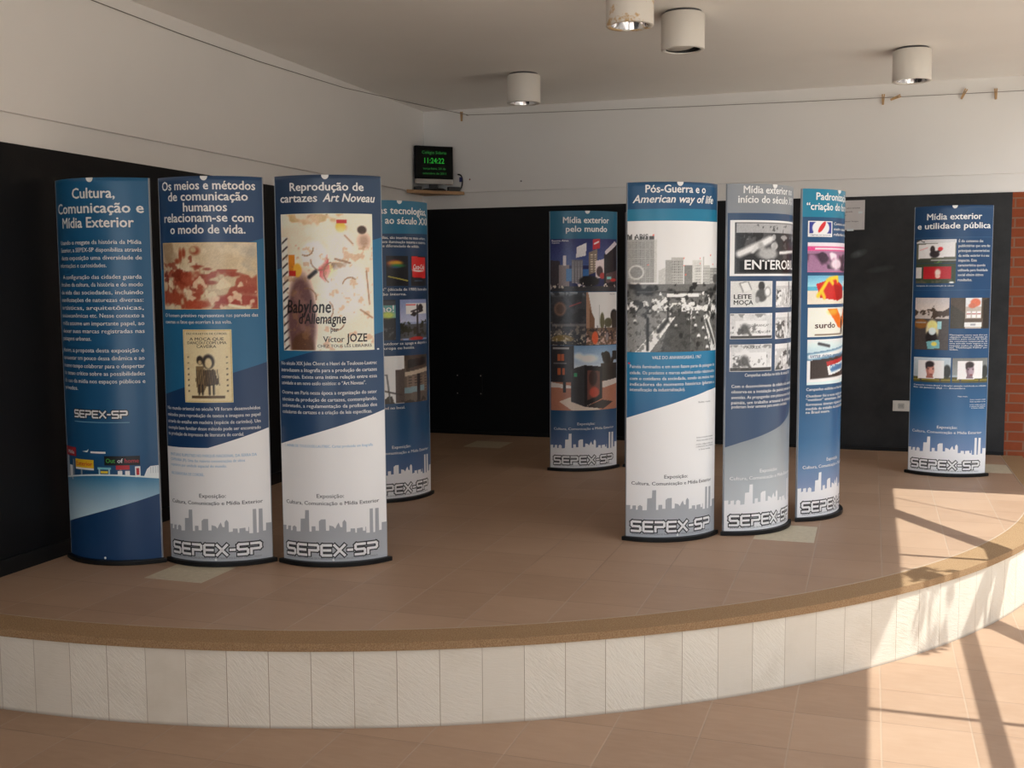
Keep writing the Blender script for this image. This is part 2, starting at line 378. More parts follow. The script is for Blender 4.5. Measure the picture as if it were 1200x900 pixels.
class Sheet:
    """collects coloured flat pieces in (u 0..1, v metres) and bends them to the panel"""
    def __init__(self): self.V = []; self.F = []; self.C = []; self.n = 0
    def add(self, uv, faces, cols, off):
        uv = np.asarray(uv, float); P = bend(uv[:, 0], uv[:, 1], off)
        self.V.append(P); self.F += [tuple(i + self.n for i in f) for f in faces]
        c = np.asarray(cols, float)
        if c.ndim == 1: c = np.tile(c, (len(uv), 1))
        self.C.append(c); self.n += len(uv)
    def poly(self, pts, col, off=.0008, col2=None, v0=0, v1=1, hz=False):
        b = bmesh.new(); f = b.faces.new([b.verts.new((u, v, 0)) for u, v in pts])
        if f.normal.z < 0: f.normal_flip()
        bmesh.ops.triangulate(b, faces=b.faces[:])
        us = [p[0] for p in pts]
        k0, k1 = math.ceil(min(us) * 40 + 1e-6), math.floor(max(us) * 40 - 1e-6)
        for k in range(k0, k1 + 1):
            bmesh.ops.bisect_plane(b, geom=b.verts[:] + b.edges[:] + b.faces[:], plane_co=(k / 40, 0, 0), plane_no=(1, 0, 0))
        if col2 is not None:
            for k in range(1, 10):
                bmesh.ops.bisect_plane(b, geom=b.verts[:] + b.edges[:] + b.faces[:], plane_co=(0, v0 + (v1 - v0) * k / 10, 0), plane_no=(0, 1, 0))
        b.verts.index_update(); uv = [(v.co.x, v.co.y) for v in b.verts]; fs = [[v.index for v in f.verts] for f in b.faces]; b.free()
        c1 = np.array(alb(col))
        if col2 is None: cc = c1
        else:
            c2 = np.array(alb(col2)); t = np.clip((np.array(uv)[:, 1] - v0) / (v1 - v0), 0, 1)[:, None]; cc = c1 * (1 - t) + c2 * t
        self.add(uv, fs, cc, off)
    def rect(self, u0, u1, v0, v1, col, off=.0008, **k): self.poly([(u0, v0), (u1, v0), (u1, v1), (u0, v1)], col, off, **k)
    def stroke(self, pts, t, col, off, asp=1.0):
        """thick polyline; pts (u,v), t in metres"""
        tu = t / ARC
        for (a, c) in zip(pts, pts[1:]):
            A, B = np.array([a[0] * ARC, a[1]]), np.array([c[0] * ARC, c[1]]); d = B - A; L = np.hypot(*d)
            if L < 1e-6: continue
            d /= L; n = np.array([-d[1], d[0]]) * t / 2; e = d * t / 2 * .8
            q = [A - e + n, A - e - n, B + e - n, B + e + n]
            self.poly([(x / ARC, y) for x, y in q], col, off)
    def text(self, s, u0, u1, v, cap, col, off=.0016, weight=.0, shear=0, fit=True):
        uv, fs = glyphs(s, weight, shear); uv = uv.copy()
        x0, x1 = uv[:, 0].min(), uv[:, 0].max(); h = cap / .682
        if fit: uv[:, 0] = u0 + (uv[:, 0] - x0) / (x1 - x0) * (u1 - u0)
        else: uv[:, 0] = u0 + (uv[:, 0] - x0) * h / ARC
        uv[:, 1] = v + uv[:, 1] * h
        self.add(uv, fs, alb(col), off)
    def pic(self, u0, u1, v0, v1, img, off=.0011):
        h, w = img.shape[:2]
        uu, vv = np.meshgrid(np.linspace(u0, u1, w), np.linspace(v1, v0, h))
        idx = np.arange(h * w).reshape(h, w)
        q = np.stack([idx[1:, :-1], idx[1:, 1:], idx[:-1, 1:], idx[:-1, :-1]], -1).reshape(-1, 4)
        lin = img.reshape(-1, 3) / 255; lin = np.where(lin <= .04045, lin / 12.92, ((lin + .055) / 1.055) ** 2.4)
        self.add(np.stack([uu.ravel(), vv.ravel()], -1), q.tolist(), ink(lin), off)
    def mesh(self, name):
        me = bpy.data.meshes.new(name); V = np.concatenate(self.V); me.from_pydata(V.tolist(), [], self.F)
        at = me.color_attributes.new('Col', 'FLOAT_COLOR', 'POINT'); C = np.concatenate(self.C)
        at.data.foreach_set('color', np.concatenate([C, np.ones((len(C), 1))], 1).astype(np.float32).ravel())
        me.materials.append(M_PRINT); me.update(); return me
    def build(self, name, parent, label=None):
        o = bpy.data.objects.new(name, self.mesh(name)); COL.objects.link(o); o.parent = parent
        if label: o['label'] = label
        return o

_g = {}
def glyphs(s, weight=0, shear=0):
    k = (s, weight, shear)
    if k not in _g:
        c = bpy.data.curves.new('t', 'FONT'); c.body = s; c.resolution_u = 2; c.shear = shear
        o = bpy.data.objects.new('t', c); me = bpy.data.meshes.new_from_object(o)
        uv = np.array([(v.co.x, v.co.y) for v in me.vertices]); fs = []
        for p in me.polygons:
            q = list(p.vertices); fs.append(q if p.normal.z >= 0 else q[::-1])
        bpy.data.objects.remove(o); bpy.data.curves.remove(c); bpy.data.meshes.remove(me)
        if weight:
            sh_ = [(-weight * .8, 0), (weight * .8, 0)] + ([(0, weight * .6), (0, -weight * .6)] if weight > .02 else []); n = len(uv)
            uv = np.concatenate([uv + np.array(d) for d in sh_]); fs = [[i + q * n for i in f] for q in range(len(sh_)) for f in fs]
        _g[k] = (uv, fs)
    return _g[k]

# ---- a tiny painter for the printed pictures
class Cv:
    def __init__(self, wm, hm, base, px=.0042, seed=1):
        self.w, self.h = max(12, int(wm / px)), max(12, int(hm / px)); self.a = np.zeros((self.h, self.w, 3)); self.a[:] = base
        self.X, self.Y = np.meshgrid((np.arange(self.w) + .5) / self.w, (np.arange(self.h) + .5) / self.h); self.r = np.random.RandomState(seed)
    def put(self, m, c, k=1.0):
        m = np.clip(m * k, 0, 1)[..., None]; self.a = self.a * (1 - m) + np.array(c, float) * m; return self
    def rect(self, x0, y0, x1, y1, c, k=1): return self.put(((self.X >= x0) & (self.X <= x1) & (self.Y >= y0) & (self.Y <= y1)).astype(float), c, k)
    def ell(self, x, y, rx, ry, c, k=1, soft=.15, sh=0):
        d = np.sqrt(((self.X - x + sh * (self.Y - y)) / rx) ** 2 + ((self.Y - y) / ry) ** 2); return self.put(np.clip((1 + soft - d) / (2 * soft), 0, 1), c, k)
    def poly(self, pts, c, k=1):
        ins = np.zeros(self.X.shape, bool); n = len(pts)
        for i in range(n):
            (x1, y1), (x2, y2) = pts[i], pts[(i + 1) % n]
            if y1 == y2: continue
            cr = ((y1 > self.Y) != (y2 > self.Y)) & (self.X < (x2 - x1) * (self.Y - y1) / (y2 - y1) + x1); ins ^= cr
        return self.put(ins.astype(float), c, k)
    def line(self, x0, y0, x1, y1, t, c, k=1):
        asp = self.h / self.w; dx, dy = x1 - x0, (y1 - y0) * asp; L = dx * dx + dy * dy + 1e-9
        s = np.clip(((self.X - x0) * dx + (self.Y - y0) * asp * dy) / L, 0, 1)
        d = np.hypot(self.X - x0 - s * dx, (self.Y - y0) * asp - s * dy); return self.put(np.clip(1.5 - d / t, 0, 1), c, k)
    def field(self, n, ny=None):
        ny = ny or max(2, int(n * self.h / self.w)); g = self.r.rand(ny + 2, n + 2)
        fx, fy = self.X * n, self.Y * ny; i, j = fx.astype(int), fy.astype(int); tx, ty = fx - i, fy - j
        tx, ty = tx * tx * (3 - 2 * tx), ty * ty * (3 - 2 * ty)
        return (g[j, i] * (1 - tx) + g[j, i + 1] * tx) * (1 - ty) + (g[j + 1, i] * (1 - tx) + g[j + 1, i + 1] * tx) * ty
    def fbm(self, n): return (self.field(n) * .5 + self.field(n * 2) * .3 + self.field(n * 4) * .2)
    def blotch(self, n, th, c, k=1, y0=0, y1=1, x0=0, x1=1, soft=.06):
        b = lambda t, lo, hi: np.clip((t - lo) / .10 + (1 if lo <= 0 else 0), 0, 1) * np.clip((hi - t) / .10 + (1 if hi >= 1 else 0), 0, 1)
        m = np.clip((self.fbm(n) - th - .25 * (1 - b(self.Y, y0, y1) * b(self.X, x0, x1))) / soft, 0, 1) * (b(self.Y, y0, y1) * b(self.X, x0, x1) > 0); return self.put(m, c, k)
    def vgrad(self, c0, c1, y0=0, y1=1):
        t = np.clip((self.Y - y0) / (y1 - y0), 0, 1); m = ((self.Y >= y0) & (self.Y <= y1)).astype(float)[..., None]
        g = np.array(c0, float) * (1 - t[..., None]) + np.array(c1, float) * t[..., None]; self.a = self.a * (1 - m) + g * m; return self
    def con(self, k, mid=128): self.a = np.clip((self.a - mid) * k + mid, 8, 232); return self
    def grain(self, s): self.a += (self.r.rand(self.h, self.w, 1) - .5) * 2 * s; self.a = np.clip(self.a, 0, 255); return self
    def windows(self, x0, y0, x1, y1, nx, ny, c, k=.7):
        fx = np.mod((self.X - x0) / (x1 - x0) * nx, 1); fy = np.mod((self.Y - y0) / (y1 - y0) * ny, 1)
        m = (self.X > x0) & (self.X < x1) & (self.Y > y0) & (self.Y < y1) & (fx > .3) & (fx < .8) & (fy > .3) & (fy < .75); return self.put(m.astype(float), c, k)
    def border(self, t, c):
        ty = t * self.w / self.h; m = (self.X < t) | (self.X > 1 - t) | (self.Y < ty) | (self.Y > 1 - ty); return self.put(m.astype(float), c)

def p_cave(w, h):
    c = Cv(w, h, (188, 170, 138), seed=3); c.blotch(5, .5, (165, 158, 145), .8, 0, .6, .35, 1, .2).blotch(6, .52, (205, 192, 168), .7, soft=.2)
    c.blotch(4, .42, (128, 98, 66), .55, .0, 1, 0, .3, .2)
    for x, y, rx, ry in ((.24, .2, .02, .1), (.28, .16, .02, .07), (.4, .13, .05, .06), (.2, .28, .03, .04), (.42, .36, .06, .02), (.52, .4, .04, .02), (.78, .48, .07, .03), (.55, .6, .06, .03)):
        c.ell(x, y, rx, ry, (142, 60, 36), .9, .4)
    c.ell(.385, .115, .03, .04, (180, 160, 125), 1, .3)
    c.blotch(8, .42, (150, 58, 36), .85, .40, 1, soft=.12).blotch(14, .5, (134, 52, 34), .7, .2, .8, 0, .5, .1); c.blotch(10, .52, (120, 48, 32), .8, .35, 1, 0, .3)
    c.ell(.82, .86, .28, .08, (150, 48, 34), .9, .25).ell(.9, .72, .14, .07, (148, 58, 40), .8, .35).ell(.42, .92, .12, .06, (165, 70, 45), .9, .3)
    c.blotch(9, .58, (212, 195, 165), .8, .5, 1); c.line(.72, .93, .86, .97, .012, (220, 200, 175)); c.grain(7).border(.012, (205, 180, 130)); return c.a
def p_cordel(w, h):
    c = Cv(w, h, (205, 190, 152), seed=4); c.blotch(5, .5, (190, 172, 128), .5, soft=.3).border(.03, (188, 165, 105)); c.border(.012, (214, 200, 165))
    for y in np.linspace(.38, .84, 7):
        for x in (.11, .89): c.ell(x, y, .018, .012, (90, 75, 55))
    k = (48, 38, 30); c.ell(.36, .42, .07, .06, k).ell(.53, .44, .12, .1, k).ell(.53, .46, .07, .07, (196, 178, 138)).ell(.36, .45, .035, .03, (180, 160, 120))
    c.poly([(.28, .5), (.44, .5), (.48, .78), (.42, .86), (.3, .86), (.26, .7)], (120, 100, 70)); c.poly([(.44, .56), (.64, .54), (.74, .74), (.46, .78)], (92, 74, 50))
    for x in np.linspace(.28, .7, 10): c.line(x, .55, x + .03, .76, .008, k, .8)
    for x in (.33, .4, .54, .62): c.line(x, .76, x, .88, .02, k)
    c.rect(.17, .9, .83, .94, (92, 72, 46)); c.grain(5); return c.a
def p_poster(w, h):
    # plain stand-in: blocks and blots in the colours of the old placard
    import math as _m
    c = Cv(w, h, (228, 208, 190), seed=5); c.blotch(7, .5, (176, 150, 96), .8, 0, .17, .05, .75, .1); c.blotch(9, .55, (128, 98, 44), .8, 0, .1, .1, .6)
    c.blotch(3, .5, (216, 188, 165), .7, soft=.25); c.rect(0, .17, .085, 1, (214, 206, 196))
    for y in np.linspace(.2, .98, 14): c.line(0.0, y + .02, .08, y - .02, .009, (52, 46, 48))
    c.ell(.23, .78, .16, .34, (104, 74, 74)); c.blotch(8, .5, (138, 104, 96), .7, .45, 1, .1, .36, .15)
    c.ell(.24, .98, .13, .12, (92, 62, 46)); c.rect(.1, .3, .17, .43, (196, 122, 38)).ell(.2, .41, .05, .05, (214, 160, 62)).rect(.1, .41, .18, .45, (178, 44, 38))
    c.ell(.66, .10, .05, .04, (222, 178, 66)).rect(.62, .05, .72, .075, (184, 44, 44)).ell(.55, .42, .07, .05, (216, 186, 74))
    c.poly([(.42, .34), (.52, .3), (.55, .42), (.5, .5), (.44, .46)], (192, 62, 62), .9).poly([(.56, .36), (.72, .36), (.7, .39), (.58, .41)], (70, 60, 60))
    c.ell(.38, .3, .14, .1, (232, 220, 206)).ell(.7, .55, .24, .2, (234, 220, 206), .9, .25).ell(.66, .24, .13, .12, (232, 216, 202), .9, .3)
    c.line(.6, .33, .75, .36, .01, (120, 86, 60), .7).line(.92, .42, .95, .66, .008, (140, 100, 70), .8).line(.85, .7, .98, .76, .008, (140, 100, 70), .8).line(.7, .16, .78, .22, .008, (140, 100, 70), .7)
    c.ell(.88, .12, .05, .03, (70, 58, 50)).ell(.9, .2, .06, .05, (146, 112, 92), .7, .5); c.line(.33, .46, .40, .42, .02, (40, 34, 34))
    c.blotch(14, .62, (150, 112, 72), .4, .15, 1)
    for q in range(7):
        x_, y_, r_, a_ = .3 + .1 * (q % 4) * 1.5, .25 + .09 * q, .08 + .02 * (q % 3), q * 1.1
        for t in range(6): c.line(x_ + r_ * _m.cos(a_ + t * .35), y_ + r_ * .7 * _m.sin(a_ + t * .35), x_ + r_ * _m.cos(a_ + t * .35 + .35), y_ + r_ * .7 * _m.sin(a_ + t * .35 + .35), .006, (128, 92, 62), .8)
    c.grain(5).border(.014, (236, 214, 190)); return c.a
def p_glasses(w, h):
    c = Cv(w, h, (22, 22, 28), seed=6); c.ell(.38, .27, .32, .13, (150, 60, 50), .9, .3).ell(.42, .24, .3, .06, (190, 150, 40), .9, .4).ell(.5, .33, .3, .05, (40, 130, 70), .9, .5).ell(.4, .38, .2, .03, (30, 80, 130), .8, .5)
    c.line(.1, .68, .95, .82, .02, (176, 166, 70)); c.grain(5); return c.a
def p_redsign(w, h):
    c = Cv(w, h, (24, 24, 30), seed=7); c.poly([(.05, .02), (.92, .06), (.92, .74), (.08, .70)], (196, 34, 34)); c.ell(.46, .47, .36, .055, (238, 226, 222), .95, .3).ell(.5, .43, .36, .05, (196, 34, 34))
    c.rect(.2, .8, .7, .83, (70, 90, 120)); c.grain(5); return c.a
def p_nightsign(w, h):
    c = Cv(w, h, (40, 40, 46), seed=8); c.rect(.3, .12, 1, .45, (96, 150, 160)).ell(.75, .38, .2, .08, (190, 200, 90), .9, .4); c.rect(.3, .04, 1, .14, (60, 64, 74)); c.blotch(10, .6, (90, 92, 98), .7, .6, 1); c.grain(6); return c.a
def p_pole(w, h):
    c = Cv(w, h, (140, 150, 196), seed=9); c.vgrad((122, 134, 190), (172, 176, 208), 0, .55); c.rect(.18, .1, .98, .36, (222, 220, 226)).rect(.18, .12, .5, .15, (196, 90, 90)); c.blotch(8, .42, (38, 44, 30), 1, .5, .95); c.rect(0, .6, 1, .95, (52, 50, 40), .7)
    for y in (.2, .28): c.line(.35, y + .1, .8, y, .02, (30, 26, 34))
    c.ell(.7, .22, .1, .1, (34, 28, 34)).ell(.45, .36, .08, .06, (40, 32, 36)); c.line(.57, .15, .57, .95, .03, (40, 36, 38)); c.blotch(7, .5, (120, 100, 84), .7, .86, 1); c.ell(.55, .96, .25, .05, (170, 40, 34)); c.grain(6); return c.a
def p_street(w, h):
    c = Cv(w, h, (206, 208, 212), seed=10); c.poly([(.55, .0), (1, 0), (1, 1), (.55, 1)], (98, 88, 80)); c.poly([(.55, 0), (1, .0), (1, .26), (.58, .34)], (70, 58, 50)); c.poly([(.56, .36), (1, .28), (1, .36), (.56, .44)], (172, 158, 140))
    c.poly([(.6, .1), (.96, .05), (.96, .2), (.6, .28)], (40, 34, 34)); c.rect(.58, .44, 1, .78, (120, 104, 92)); c.windows(.58, .44, 1, .78, 4, 6, (60, 52, 48)); c.poly([(.55, .68), (.92, .64), (.92, .76), (.55, .8)], (118, 140, 156))
    c.poly([(.42, .3), (.55, .28), (.55, .98), (.42, .98)], (86, 76, 72)); c.rect(.76, .4, .82, 1, (46, 42, 44)); c.blotch(9, .5, (60, 54, 48), 1, .84, 1); c.line(.2, .38, .3, .4, .008, (120, 122, 124)).line(.3, .4, .34, .95, .01, (90, 92, 94)).line(.05, .66, .24, .66, .014, (54, 60, 66)); c.line(.1, .66, .5, .82, .01, (70, 64, 60))
    c.ell(.05, .74, .08, .06, (72, 76, 60)).rect(0, .7, .07, .95, (60, 56, 50)); c.grain(6); return c.a
def p_square(w, h):
    c = Cv(w, h, (36, 40, 92), seed=11); c.vgrad((44, 46, 104), (70, 84, 140), 0, .5)
    c.poly([(0, .4), (.14, .42), (.14, 1), (0, 1)], (66, 62, 68)); c.rect(.12, .5, .26, .92, (128, 120, 122)).rect(.18, .32, .22, .5, (178, 172, 176)); c.poly([(.36, .16), (.49, .08), (.48, .32), (.35, .36)], (188, 186, 192))
    c.rect(.29, .4, .44, .84, (104, 102, 110)).windows(.29, .42, .44, .84, 4, 12, (158, 156, 160)); c.rect(.22, .56, .29, .8, (70, 110, 170)).rect(.44, .58, .52, .7, (60, 100, 165))
    c.poly([(.52, .26), (.64, .2), (.65, .62), (.52, .68)], (120, 108, 98)).windows(.53, .28, .64, .64, 2, 8, (206, 196, 178)); c.poly([(.58, .02), (.68, -.01), (.68, .18), (.58, .21)], (170, 46, 56)); c.line(.6, .1, .66, .06, .01, (220, 190, 190))
    c.poly([(.62, .42), (.75, .38), (.75, .72), (.62, .76)], (190, 178, 180)).ell(.68, .62, .05, .1, (70, 52, 56)).ell(.72, .7, .04, .06, (160, 60, 60)); c.poly([(.75, .3), (1, .05), (1, 1), (.75, 1)], (40, 38, 46)); c.poly([(.76, .24), (.95, .04), (1, .1), (.78, .3)], (176, 170, 178))
    c.poly([(.78, .66), (1, .6), (1, .8), (.78, .84)], (92, 74, 76)).ell(.92, .78, .06, .03, (180, 60, 56)).rect(.8, .72, .88, .76, (120, 170, 180)); c.ell(.53, .8, .14, .1, (34, 32, 34)); c.rect(0, .9, 1, 1, (58, 56, 62)); c.blotch(14, .5, (190, 180, 176), .8, .84, .97, .0, .5); c.blotch(18, .55, (226, 214, 200), .8, .78, .98); c.con(1.15, 110); c.grain(8); return c.a
def p_billboards(w, h):
    c = Cv(w, h, (66, 68, 76), seed=12); c.vgrad((150, 158, 172), (72, 74, 82), 0, .1); c.blotch(6, .5, (48, 50, 58), .8); c.ell(.28, .32, .17, .13, (128, 100, 86)).ell(.28, .32, .11, .09, (94, 76, 68)); c.line(.55, .27, .85, .2, .015, (150, 70, 70)); c.rect(.05, .6, 1, .64, (112, 110, 112)); c.blotch(12, .52, (150, 140, 128), .7, .55, .9); c.ell(.35, .88, .3, .08, (130, 112, 70)).rect(0, .92, 1, 1, (54, 54, 58)); c.blotch(16, .6, (200, 190, 170), .8, .7, 1); c.grain(7); return c.a
def p_avenue(w, h):
    c = Cv(w, h, (205, 206, 208), seed=13); c.poly([(0, 0), (.06, 0), (.22, .6), (.22, 1), (0, 1)], (150, 122, 104)); c.poly([(.1, .3), (.24, .5), (.24, 1), (.1, 1)], (118, 90, 72)); c.ell(.46, .55, .07, .16, (92, 88, 62)).ell(.88, .45, .14, .12, (44, 44, 40)).ell(.66, .58, .14, .09, (84, 82, 62)); c.poly([(.8, .4), (1, .36), (1, 1), (.8, 1)], (60, 54, 48)); c.line(.37, .25, .37, .7, .01, (150, 152, 150))
    c.rect(0, .68, 1, 1, (112, 92, 78)); c.blotch(16, .47, (60, 52, 52), .9, .62, .95); c.blotch(18, .56, (186, 160, 150), .9, .7, 1); c.con(1.15, 120); c.ell(.25, .86, .09, .12, (206, 84, 40)); c.ell(.62, .84, .05, .08, (130, 120, 122)); c.grain(7); return c.a
def p_kiosk(w, h):
    c = Cv(w, h, (150, 172, 208), seed=14); c.vgrad((110, 144, 196), (186, 194, 210), 0, .36); c.ell(.52, .2, .12, .06, (220, 222, 226), .9, .4).ell(.38, .16, .06, .05, (214, 218, 226), .8, .4); c.blotch(8, .42, (46, 44, 40), 1, .05, .55, .7, 1); c.rect(.7, .28, 1, .56, (54, 50, 46)); c.rect(0, .55, 1, 1, (166, 112, 90)); c.poly([(0, .56), (.3, .62), (.3, .66), (0, .64)], (200, 192, 186)); c.poly([(.72, .56), (1, .52), (1, .6), (.72, .66)], (196, 186, 178)); c.poly([(.12, .86), (.34, .76), (.7, 1), (.3, 1)], (202, 186, 172))
    c.rect(0, 0, .32, .56, (46, 44, 48)); c.rect(.03, .03, .25, .06, (150, 150, 152)); 
    for x, y in ((.12, .18), (.17, .18), (.12, .4), (.18, .4)): c.rect(x - .02, y - .05, x + .02, y + .05, (176, 92, 52))
    c.rect(.04, .26, .22, .28, (110, 108, 108)); c.rect(.17, .56, .21, .72, (44, 44, 46)); c.poly([(.28, .36), (.46, .3), (.46, .94), (.28, .86)], (56, 56, 60)); c.poly([(.46, .3), (.72, .33), (.72, .82), (.46, .94)], (34, 33, 36)); c.poly([(.5, .38), (.68, .4), (.68, .76), (.5, .84)], (104, 66, 58)); c.ell(.58, .5, .06, .12, (58, 38, 36)).ell(.6, .72, .07, .08, (176, 74, 58)); c.rect(.32, .42, .36, .48, (60, 140, 110)); c.poly([(.46, .94), (.72, .84), (.92, .88), (.74, .98)], (54, 48, 48)); c.grain(6); return c.a
def p_valley(w, h):
    c = Cv(w, h, (214, 210, 206), seed=15); c.vgrad((218, 214, 210), (224, 220, 216), 0, .45); g = lambda v: (v, v, v * .985)
    c.rect(-.1, .14, .275, .47, g(150)); c.windows(0, .16, .275, .47, 14, 26, g(112), .8); c.rect(.255, .14, .285, .47, g(176)); c.ell(.09, .39, .075, .055, g(186), 1, .1).ell(.09, .39, .06, .044, g(136), 1, .1)
    for x in (.02, .07, .12, .15, .18, .21, .235): c.rect(x, .115, x + .022, .14, g(92))
    c.poly([(.3, .38), (.42, .33), (.42, .5), (.3, .5)], g(172)); c.rect(.42, .28, .54, .5, g(160)).windows(.42, .3, .54, .5, 6, 10, g(110)); c.rect(.36, .3, .43, .5, g(148)); c.rect(.55, .34, .64, .5, g(128)); c.rect(.64, .3, .75, .5, g(178)).windows(.66, .33, .75, .5, 4, 8, g(126)); c.rect(.77, .27, .87, .5, g(166)).windows(.77, .35, .87, .5, 6, 7, g(118)); c.rect(.78, .27, .87, .34, g(200)); c.rect(.87, .36, 1, .5, g(140)).windows(.87, .36, 1, .5, 6, 6, g(190))
    for x, y in ((.25, .11), (.2, .335), (.545, .285), (.545, .34), (.73, .285), (.73, .325), (.88, .26), (.92, .33), (.565, .41)): c.ell(x, y, .008, .005, (206, 110, 100))
    c.ell(.97, .44, .05, .035, g(90), 1, .15)
    c.rect(0, .48, 1, .62, g(110)); c.blotch(9, .43, g(48), .95, .44, .62, soft=.15); c.rect(.1, .53, 1, .545, g(84)); c.rect(.38, .55, .72, .58, g(196)); c.rect(0, .6, 1, 1, g(112)); c.blotch(18, .44, g(62), .9, .54, .80); c.blotch(22, .48, g(206), .9, .54, .78)
    c.poly([(0, .74), (.38, .68), (.42, .7), (.1, 1), (0, 1)], g(128)); c.poly([(.42, .7), (.62, .68), (.62, 1), (.32, 1)], g(84)); c.poly([(.64, .68), (.78, .68), (.9, 1), (.62, 1)], g(96)); c.poly([(.36, .74), (.46, .73), (.22, 1), (.08, 1)], g(196)); c.poly([(.78, .72), (.84, .72), (1, .96), (1, 1), (.9, 1)], g(190)); c.line(.38, .76, .3, .84, .02, g(66)).line(.82, .76, .95, .94, .016, g(80))
    for x, y, v in ((.47, .8, 200), (.52, .87, 40), (.59, .75, 190), (.6, .7, 180), (.68, .8, 214), (.72, .88, 220), (.78, .82, 206), (.71, .94, 44), (.66, .74, 196), (.76, .75, 60), (.84, .97, 200), (.82, .9, 210), (.7, .7, 200), (.18, .72, 60), (.08, .76, 190), (.55, .66, 200), (.85, .7, 60), (.92, .68, 190)): c.ell(x, y, .034 * (y - .3), .03 * (y - .3), g(v), 1, .3).ell(x, y + .012, .03 * (y - .3), .01, g(46), .8, .4)
    c.line(.2, .74, .2, .98, .012, g(46)).line(.39, .66, .39, .76, .008, g(60)); c.blotch(26, .58, g(60), .5, .6, 1); c.blotch(12, .4, g(34), .8, .47, .56); c.con(1.25, 140); c.grain(9); return c.a
def p_remedy(w, h):
    c = Cv(w, h, (228, 228, 228), seed=16); c.rect(.05, .05, .99, .95, (70, 70, 72)).rect(.07, .08, .99, .92, (54, 54, 56)); c.blotch(10, .5, (92, 92, 94), .8, .1, .9, .07, 1); c.rect(.07, .06, 1, .22, (150, 150, 152)); c.blotch(20, .5, (84, 84, 86), .9, .08, .22, .07, 1); c.blotch(12, .48, (176, 176, 178), .7, .22, .38, .07, 1); c.line(.1, .6, .45, .34, .035, (190, 190, 190)); c.line(.24, .56, .3, .44, .02, (176, 176, 176)); c.ell(.42, .6, .13, .1, (156, 156, 156), .95, .3).ell(.51, .46, .05, .06, (168, 168, 168)).line(.36, .56, .33, .44, .03, (150, 150, 150)).line(.48, .58, .52, .44, .03, (150, 150, 150)); c.line(.6, .58, 1, .54, .015, (190, 190, 190)); c.rect(.1, .73, 1, .92, (30, 30, 32)); c.con(1.2); c.grain(8); return c.a
def p_tin(w, h):
    c = Cv(w, h, (196, 196, 194), seed=17); c.blotch(5, .5, (176, 176, 174), .6, soft=.3); c.poly([(.2, .1), (.38, .02), (.46, .32), (.28, .42)], (208, 208, 206)).line(.2, .1, .28, .42, .012, (120, 120, 120)).line(.38, .02, .46, .32, .012, (120, 120, 120)).line(.2, .1, .38, .02, .01, (120, 120, 120)); c.ell(.7, .2, .08, .18, (58, 58, 58)).ell(.7, .55, .14, .24, (84, 84, 84)).ell(.86, .42, .09, .2, (150, 150, 150)).ell(.86, .42, .06, .14, (206, 206, 206)).ell(.6, .72, .05, .12, (150, 150, 150)); c.blotch(8, .5, (66, 66, 66), .8, .4, .8, .55, .85); c.grain(6).border(.02, (216, 216, 214)); return c.a
def p_greyad(w, h, seed=18):
    c = Cv(w, h, (188, 188, 188), seed=seed); c.blotch(6, .5, (206, 206, 206), .9, soft=.2); c.rect(.12, .3, .85, .9, (216, 216, 216)); c.rect(0, .86, 1, 1, (60, 60, 60)); c.blotch(9, .52, (84, 84, 84), .9, .3, 1, 0, .3); c.ell(.32, .62, .1, .2, (70, 70, 70), .9, .4).line(.3, .5, .45, .85, .03, (90, 90, 90)); c.blotch(14, .6, (100, 100, 100), .8, .35, .85); c.blotch(8, .5, (120, 120, 120), .8, 0, .2); c.grain(7).border(.02, (220, 220, 220)); return c.a
def p_crowd(w, h, seed=19):
    c = Cv(w, h, (176, 176, 176), seed=seed); c.blotch(7, .48, (70, 70, 70), .9, .25, 1); c.blotch(10, .55, (216, 216, 216), .9, .2, 1); c.rect(.0, 0, 1, .2, (200, 200, 200)); c.line(.6, .05, .6, .6, .03, (80, 80, 80)); c.grain(8).border(.025, (222, 222, 222)); return c.a
def p_roundlogo(w, h):
    c = Cv(w, h, (214, 214, 220), px=.003, seed=20); c.rect(.05, .06, .95, .78, (48, 56, 150)); c.ell(.5, .44, .34, .46, (226, 226, 230), 1, .06); c.poly([(.18, .8), (.3, .1), (.5, 0), (.3, .8)], (226, 226, 230)); c.ell(.53, .38, .10, .34, (196, 40, 44), 1, .1, .35); c.rect(.05, .78, .95, 1, (214, 214, 220)); c.blotch(24, .52, (120, 122, 140), .9, .86, .95, .1, .9); return c.a
def p_pink(w, h):
    c = Cv(w, h, (196, 96, 140), seed=21); c.rect(0, 0, 1, .13, (216, 196, 206)); c.rect(0, .15, 1, .28, (206, 70, 130)); c.rect(.12, .19, .95, .24, (232, 196, 214)); c.rect(0, .3, 1, .96, (150, 110, 140)); c.blotch(4, .48, (56, 38, 54), .95, .3, .96, soft=.1); c.blotch(4, .55, (222, 200, 212), .95, .3, .96, .35, 1, .1); c.ell(.58, .72, .16, .18, (224, 204, 214), .9, .3).ell(.85, .55, .12, .16, (64, 44, 58)); c.grain(6); return c.a
